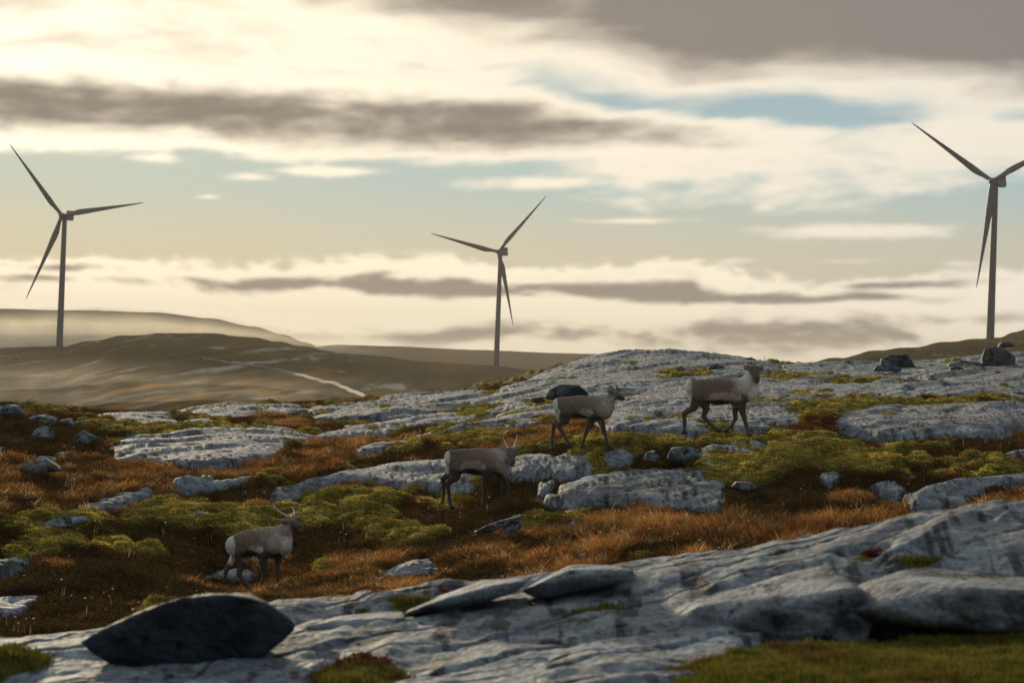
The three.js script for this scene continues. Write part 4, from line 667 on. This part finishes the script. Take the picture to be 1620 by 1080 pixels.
reindeer('largest pale maned reindeer on the rock pavement, facing the viewer', {
  dist: 40, origin: [1060, 550], scale: 7.2, foot: 686.5, at: 1143, seed: 4, chest: [.34, .70],
  trunk: [[[258, 425, 72], [340, 480, 120], K.back], [[340, 485, 125], [540, 500, 152], K.back], [[540, 500, 152], [770, 495, 148], K.back], [[280, 480, 90], [310, 560, 92], K.flank], [[770, 495, 148], [890, 485, 125], K.pale]],
  neck: [[[[870, 430, 118], [925, 370, 92], [950, 300, 66]], .0, K.pale], [[[915, 540, 90], [945, 440, 78]], 0, K.pale]],
  head: [[[[955, 255, 56, .05], [965, 305, 46, .11], [975, 355, 37, .17], [978, 378, 28, .19]], 0, [K.face, K.face, K.muzzle]], [[[910, 240, 24, .05], [868, 228, 30, .03], [845, 215, 11, .02]], .05, [K.ear]], [[[1000, 238, 24, .05], [1042, 235, 28, .03], [1062, 225, 10, .02]], .05, [K.ear]]],
  legs: [[[[300, 580, 88], [270, 670, 54], [160, 752, 33], [165, 850, 24], [163, 925, 22], [162, 950, 25]], .09], [[[390, 610, 80], [420, 690, 46], [390, 785, 31], [450, 855, 23], [525, 920, 20], [556, 938, 22]], -.08], [[[800, 580, 92], [805, 670, 50], [838, 790, 32], [862, 880, 23], [880, 955, 22], [886, 985, 25]], .10], [[[755, 600, 72], [748, 690, 40], [752, 810, 28], [715, 880, 21], [668, 925, 20], [650, 942, 22]], -.09]],
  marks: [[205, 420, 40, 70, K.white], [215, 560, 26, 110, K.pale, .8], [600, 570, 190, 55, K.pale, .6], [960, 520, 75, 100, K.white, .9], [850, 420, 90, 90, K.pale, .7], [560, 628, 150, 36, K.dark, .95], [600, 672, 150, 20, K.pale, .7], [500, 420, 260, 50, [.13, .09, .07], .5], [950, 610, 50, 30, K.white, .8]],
  antlers: [[[[925, 215, .05], [905, 205, .06], [870, 190, .07], [848, 160, .07], [840, 130, .06]], [[880, 194, .07], [862, 196, .09], [850, 180, .10]]], [[[980, 212, .05], [1005, 205, .06], [1035, 188, .07], [1062, 160, .07], [1078, 110, .06]], [[1050, 172, .07], [1030, 150, .06], [1020, 130, .05]]]], antlerR: .016,
  eyes: [[918, 272, .105], [990, 270, .105]], eyeR: 10,
});
console.log('reindeer done');

// ---------------------------------------------------------------- vegetation
const blades = (n, h, spread, w, lean, seed, bend = .5) => {
  const r = rng(seed), P = [], I = [];
  for (let k = 0; k < n; k++) {
    const a = r() * 6.283, q = Math.sqrt(r()) * spread, x = q * Math.cos(a), z = q * Math.sin(a), b = r() * 6.283, L = h * (.5 + .6 * r()), le = lean * (.3 + r()), tx = Math.cos(b) * le, tz = Math.sin(b) * le, f = r() * 6.283, sx = Math.cos(f) * w, sz = Math.sin(f) * w, o = P.length / 3;
    P.push(x - sx, 0, z - sz, x + sx, 0, z + sz, x + tx * L * .45 - sx * .8, L * .55, z + tz * L * .45 - sz * .8, x + tx * L * .45 + sx * .8, L * .55, z + tz * L * .45 + sz * .8, x + tx * L * (1 + bend), L * (1 - .3 * le), z + tz * L * (1 + bend));
    I.push(o, o + 1, o + 2, o + 1, o + 3, o + 2, o + 2, o + 3, o + 4);
  }
  return geometry(P, I);
};
const leaves = (n, h, spread, s, seed) => {       // twiggy shrub of small leaves
  const r = rng(seed), P = [], I = [];
  for (let k = 0; k < n; k++) { const a = r() * 6.283, q = Math.sqrt(r()) * spread, y = h * Math.pow(r(), .8) * (1 - .5 * (q / spread) ** 2), c = [q * Math.cos(a), y, q * Math.sin(a)], u = new THREE.Vector3(r() - .5, r() - .3, r() - .5).normalize(), v = new THREE.Vector3(r() - .5, r() - .5, r() - .5).cross(u).normalize(), o = P.length / 3, L = s * (.6 + .8 * r()), W = L * .42; P.push(c[0] - u.x * L, c[1] - u.y * L, c[2] - u.z * L, c[0] + v.x * W, c[1] + v.y * W, c[2] + v.z * W, c[0] - v.x * W, c[1] - v.y * W, c[2] - v.z * W, c[0] + u.x * L, c[1] + u.y * L, c[2] + u.z * L); I.push(o, o + 1, o + 2, o + 1, o + 3, o + 2); }
  return geometry(P, I);
};
const leafMat = (t) => new THREE.MeshPhysicalMaterial({ color: 0xffffff, roughness: 1, transmission: t, thickness: 0, specularIntensity: 0 });
function scatter(name, label, geo, mat, list) {
  const m = new THREE.InstancedMesh(geo, mat, list.length), M = new THREE.Matrix4(), Q = new THREE.Quaternion(), U = new THREE.Vector3(0, 1, 0), c = new THREE.Color();
  list.forEach(([x, y, z, s, h, col], i) => { M.compose(new THREE.Vector3(x, y, z), Q.setFromAxisAngle(U, (i * 2.399) % 6.283), new THREE.Vector3(s, s * h, s)); m.setMatrixAt(i, M); m.setColorAt(i, c.setRGB(...col)); });
  m.name = numbered(name); m.castShadow = m.receiveShadow = true; scene.add(m);
  return tag(m, label, null, null, 'stuff');
}
{
  const r = rng(9001), lists = { grass: [], moss: [], heath: [], red: [], seed: [] };
  const vary = (c, f) => c.map((v) => clamp(v * f, 0, 1));
  for (let k = 0; k < 520000; k++) {
    const a = mix(A0 + .01, A1 - .01, r()), l = mix(Math.log(19), Math.log(72), r()), p = lookup(a, l); if (!p) continue;
    const d = Math.exp(l), x = d * Math.sin(a), z = -d * Math.cos(a), tall = smooth(34, 29, d) * smooth(-.02, .1, a);
    if (p.r > p.s - .02) { if (r() < .975 || fbm(x * .9, z * .5, 3) < .12 || p.kind === 0) continue; }
    const y = Math.max(p.s, p.r) - .015, kind = p.kind, q = r(), clump = fbm(x * 1.1 + 3, z * .8, 3), tone = .55 + .8 * r() + .5 * clump;
    if (kind === 0) {
      if (q < .42) lists.grass.push([x, y, z, .7 + .6 * r() + .6 * clump, 1 + .8 * tall * r(), vary(r() < .16 ? [.20, .155, .05] : r() < .12 ? [.50, .37, .19] : mix3([.21, .080, .026], [.40, .185, .055], clamp(.35 + 1.3 * clump + .6 * (r() - .5))), tone)]);
      else if (q < .80) lists.heath.push([x, y, z, .8 + .5 * r(), 1, vary(mix3([.06, .040, .018], [.12, .085, .030], r()), tone)]); else lists.red.push([x, y, z, .6 + .4 * r(), 1, vary([.19, .075, .03], tone)]);
    } else if (kind === 1) {
      if (q < .78) lists.moss.push([x, y, z, .8 + .5 * r(), 1, vary(mix3([.26, .225, .045], [.60, .49, .11], clamp(.5 + 1.2 * clump)), tone)]);
      else if (q < .92) lists.heath.push([x, y, z, .6 + .4 * r(), .8, vary([.065, .055, .020], tone)]); else lists.grass.push([x, y, z, .45 + .3 * r(), 1, vary([.34, .19, .06], tone)]);
    } else if (kind === 2) {
      if (q < .72) lists.heath.push([x, y, z, .8 + .7 * r(), 1, vary(mix3([.055, .042, .018], [.10, .06, .024], r()), tone)]);
      else if (q < .86) lists.grass.push([x, y, z, .5 + .4 * r(), 1, vary([.27, .13, .04], tone)]); else if (q < .95) lists.moss.push([x, y, z, .8 + .4 * r(), 1, vary([.15, .13, .035], tone)]); else lists.red.push([x, y, z, .7 + .4 * r(), 1, vary([.15, .05, .025], tone)]);
    } else if (q < .6) lists.red.push([x, y, z, .7 + .5 * r(), 1, vary(mix3([.17, .055, .025], [.22, .09, .03], r()), tone)]); else lists.heath.push([x, y, z, .7 + .5 * r(), 1, vary([.075, .045, .020], tone)]);
    if (r() < .0018 && kind !== 1) lists.seed.push([x, y, z, .7 + .5 * r(), 1, [.5, .42, .30]]);
  }
  scatter('grass', 'orange autumn grass tufts on the hillside', blades(11, .165, .09, .005, .6, 11), leafMat(.45), lists.grass);
  scatter('moss', 'yellow green moss cushions between the rocks', blades(22, .035, .08, .007, .9, 12, .2), leafMat(.25), lists.moss);
  scatter('heather', 'dark brown heather and crowberry scrub', leaves(30, .13, .11, .014, 13), leafMat(.25), lists.heath);
  scatter('dwarf_shrubs', 'red brown dwarf shrubs in the heath', leaves(24, .10, .10, .016, 14), leafMat(.35), lists.red);
  scatter('seed_heads', 'scattered pale dry seed stalks in the grass', mergeGeometries([blades(2, .30, .03, .003, .2, 15), leaves(5, .02, .02, .012, 16).translate(0, .27, 0)]), leafMat(.4), lists.seed);
  // moss and red leaves on the ledge
  const mossL = [], redL = [];
  for (let k = 0; k < 90000; k++) { const a = mix(B0 + .02, B1 - .02, r()), l = mix(Math.log(6.3), Math.log(11.5), r()), d = Math.exp(l), x = d * Math.sin(a), z = -d * Math.cos(a), p = ledgeAt(x, z); if (!p.moss) continue; const t = .65 + .5 * r() + .4 * fbm(x * 5, z * 4, 3); const br = smooth(.0, .3, fbm(x * 3 + 40, z * 2.5, 4)); mossL.push([x, p.y - .004, z, .8 + .9 * r(), 1 + r(), vary(mix3([.20, .18, .034], [.13, .07, .028], br * (.4 + .6 * r())), t)]); }
  for (const [px, py, w, n] of [[560, 1074, 50, 200], [600, 1070, 30, 90], [930, 926, 26, 60], [905, 932, 14, 40], [1380, 876, 18, 40], [700, 950, 14, 26]]) for (let k = 0; k < n; k++) { const [a, l] = onLedge(px + (r() + r() - 1) * w, py + (r() + r() - 1) * w * .25), d = Math.exp(l), x = d * Math.sin(a), z = -d * Math.cos(a); redL.push([x, ledgeAt(x, z).y - .004, z, .5 + .5 * r(), 1, vary(mix3([.06, .014, .014], [.15, .028, .02], r()), .6 + .6 * r())]); }
  scatter('moss', 'green moss pile on and before the rock ledge', blades(18, .016, .03, .0025, .8, 17, .2), leafMat(.25), mossL);
  scatter('dwarf_shrubs', 'crimson leaved dwarf shrubs growing on the rock ledge', leaves(22, .05, .035, .007, 18), leafMat(.35), redL);
  console.log(Object.entries(lists).map(([k, v]) => k + ' ' + v.length).join(', '));
}
renderer.render(scene, camera);
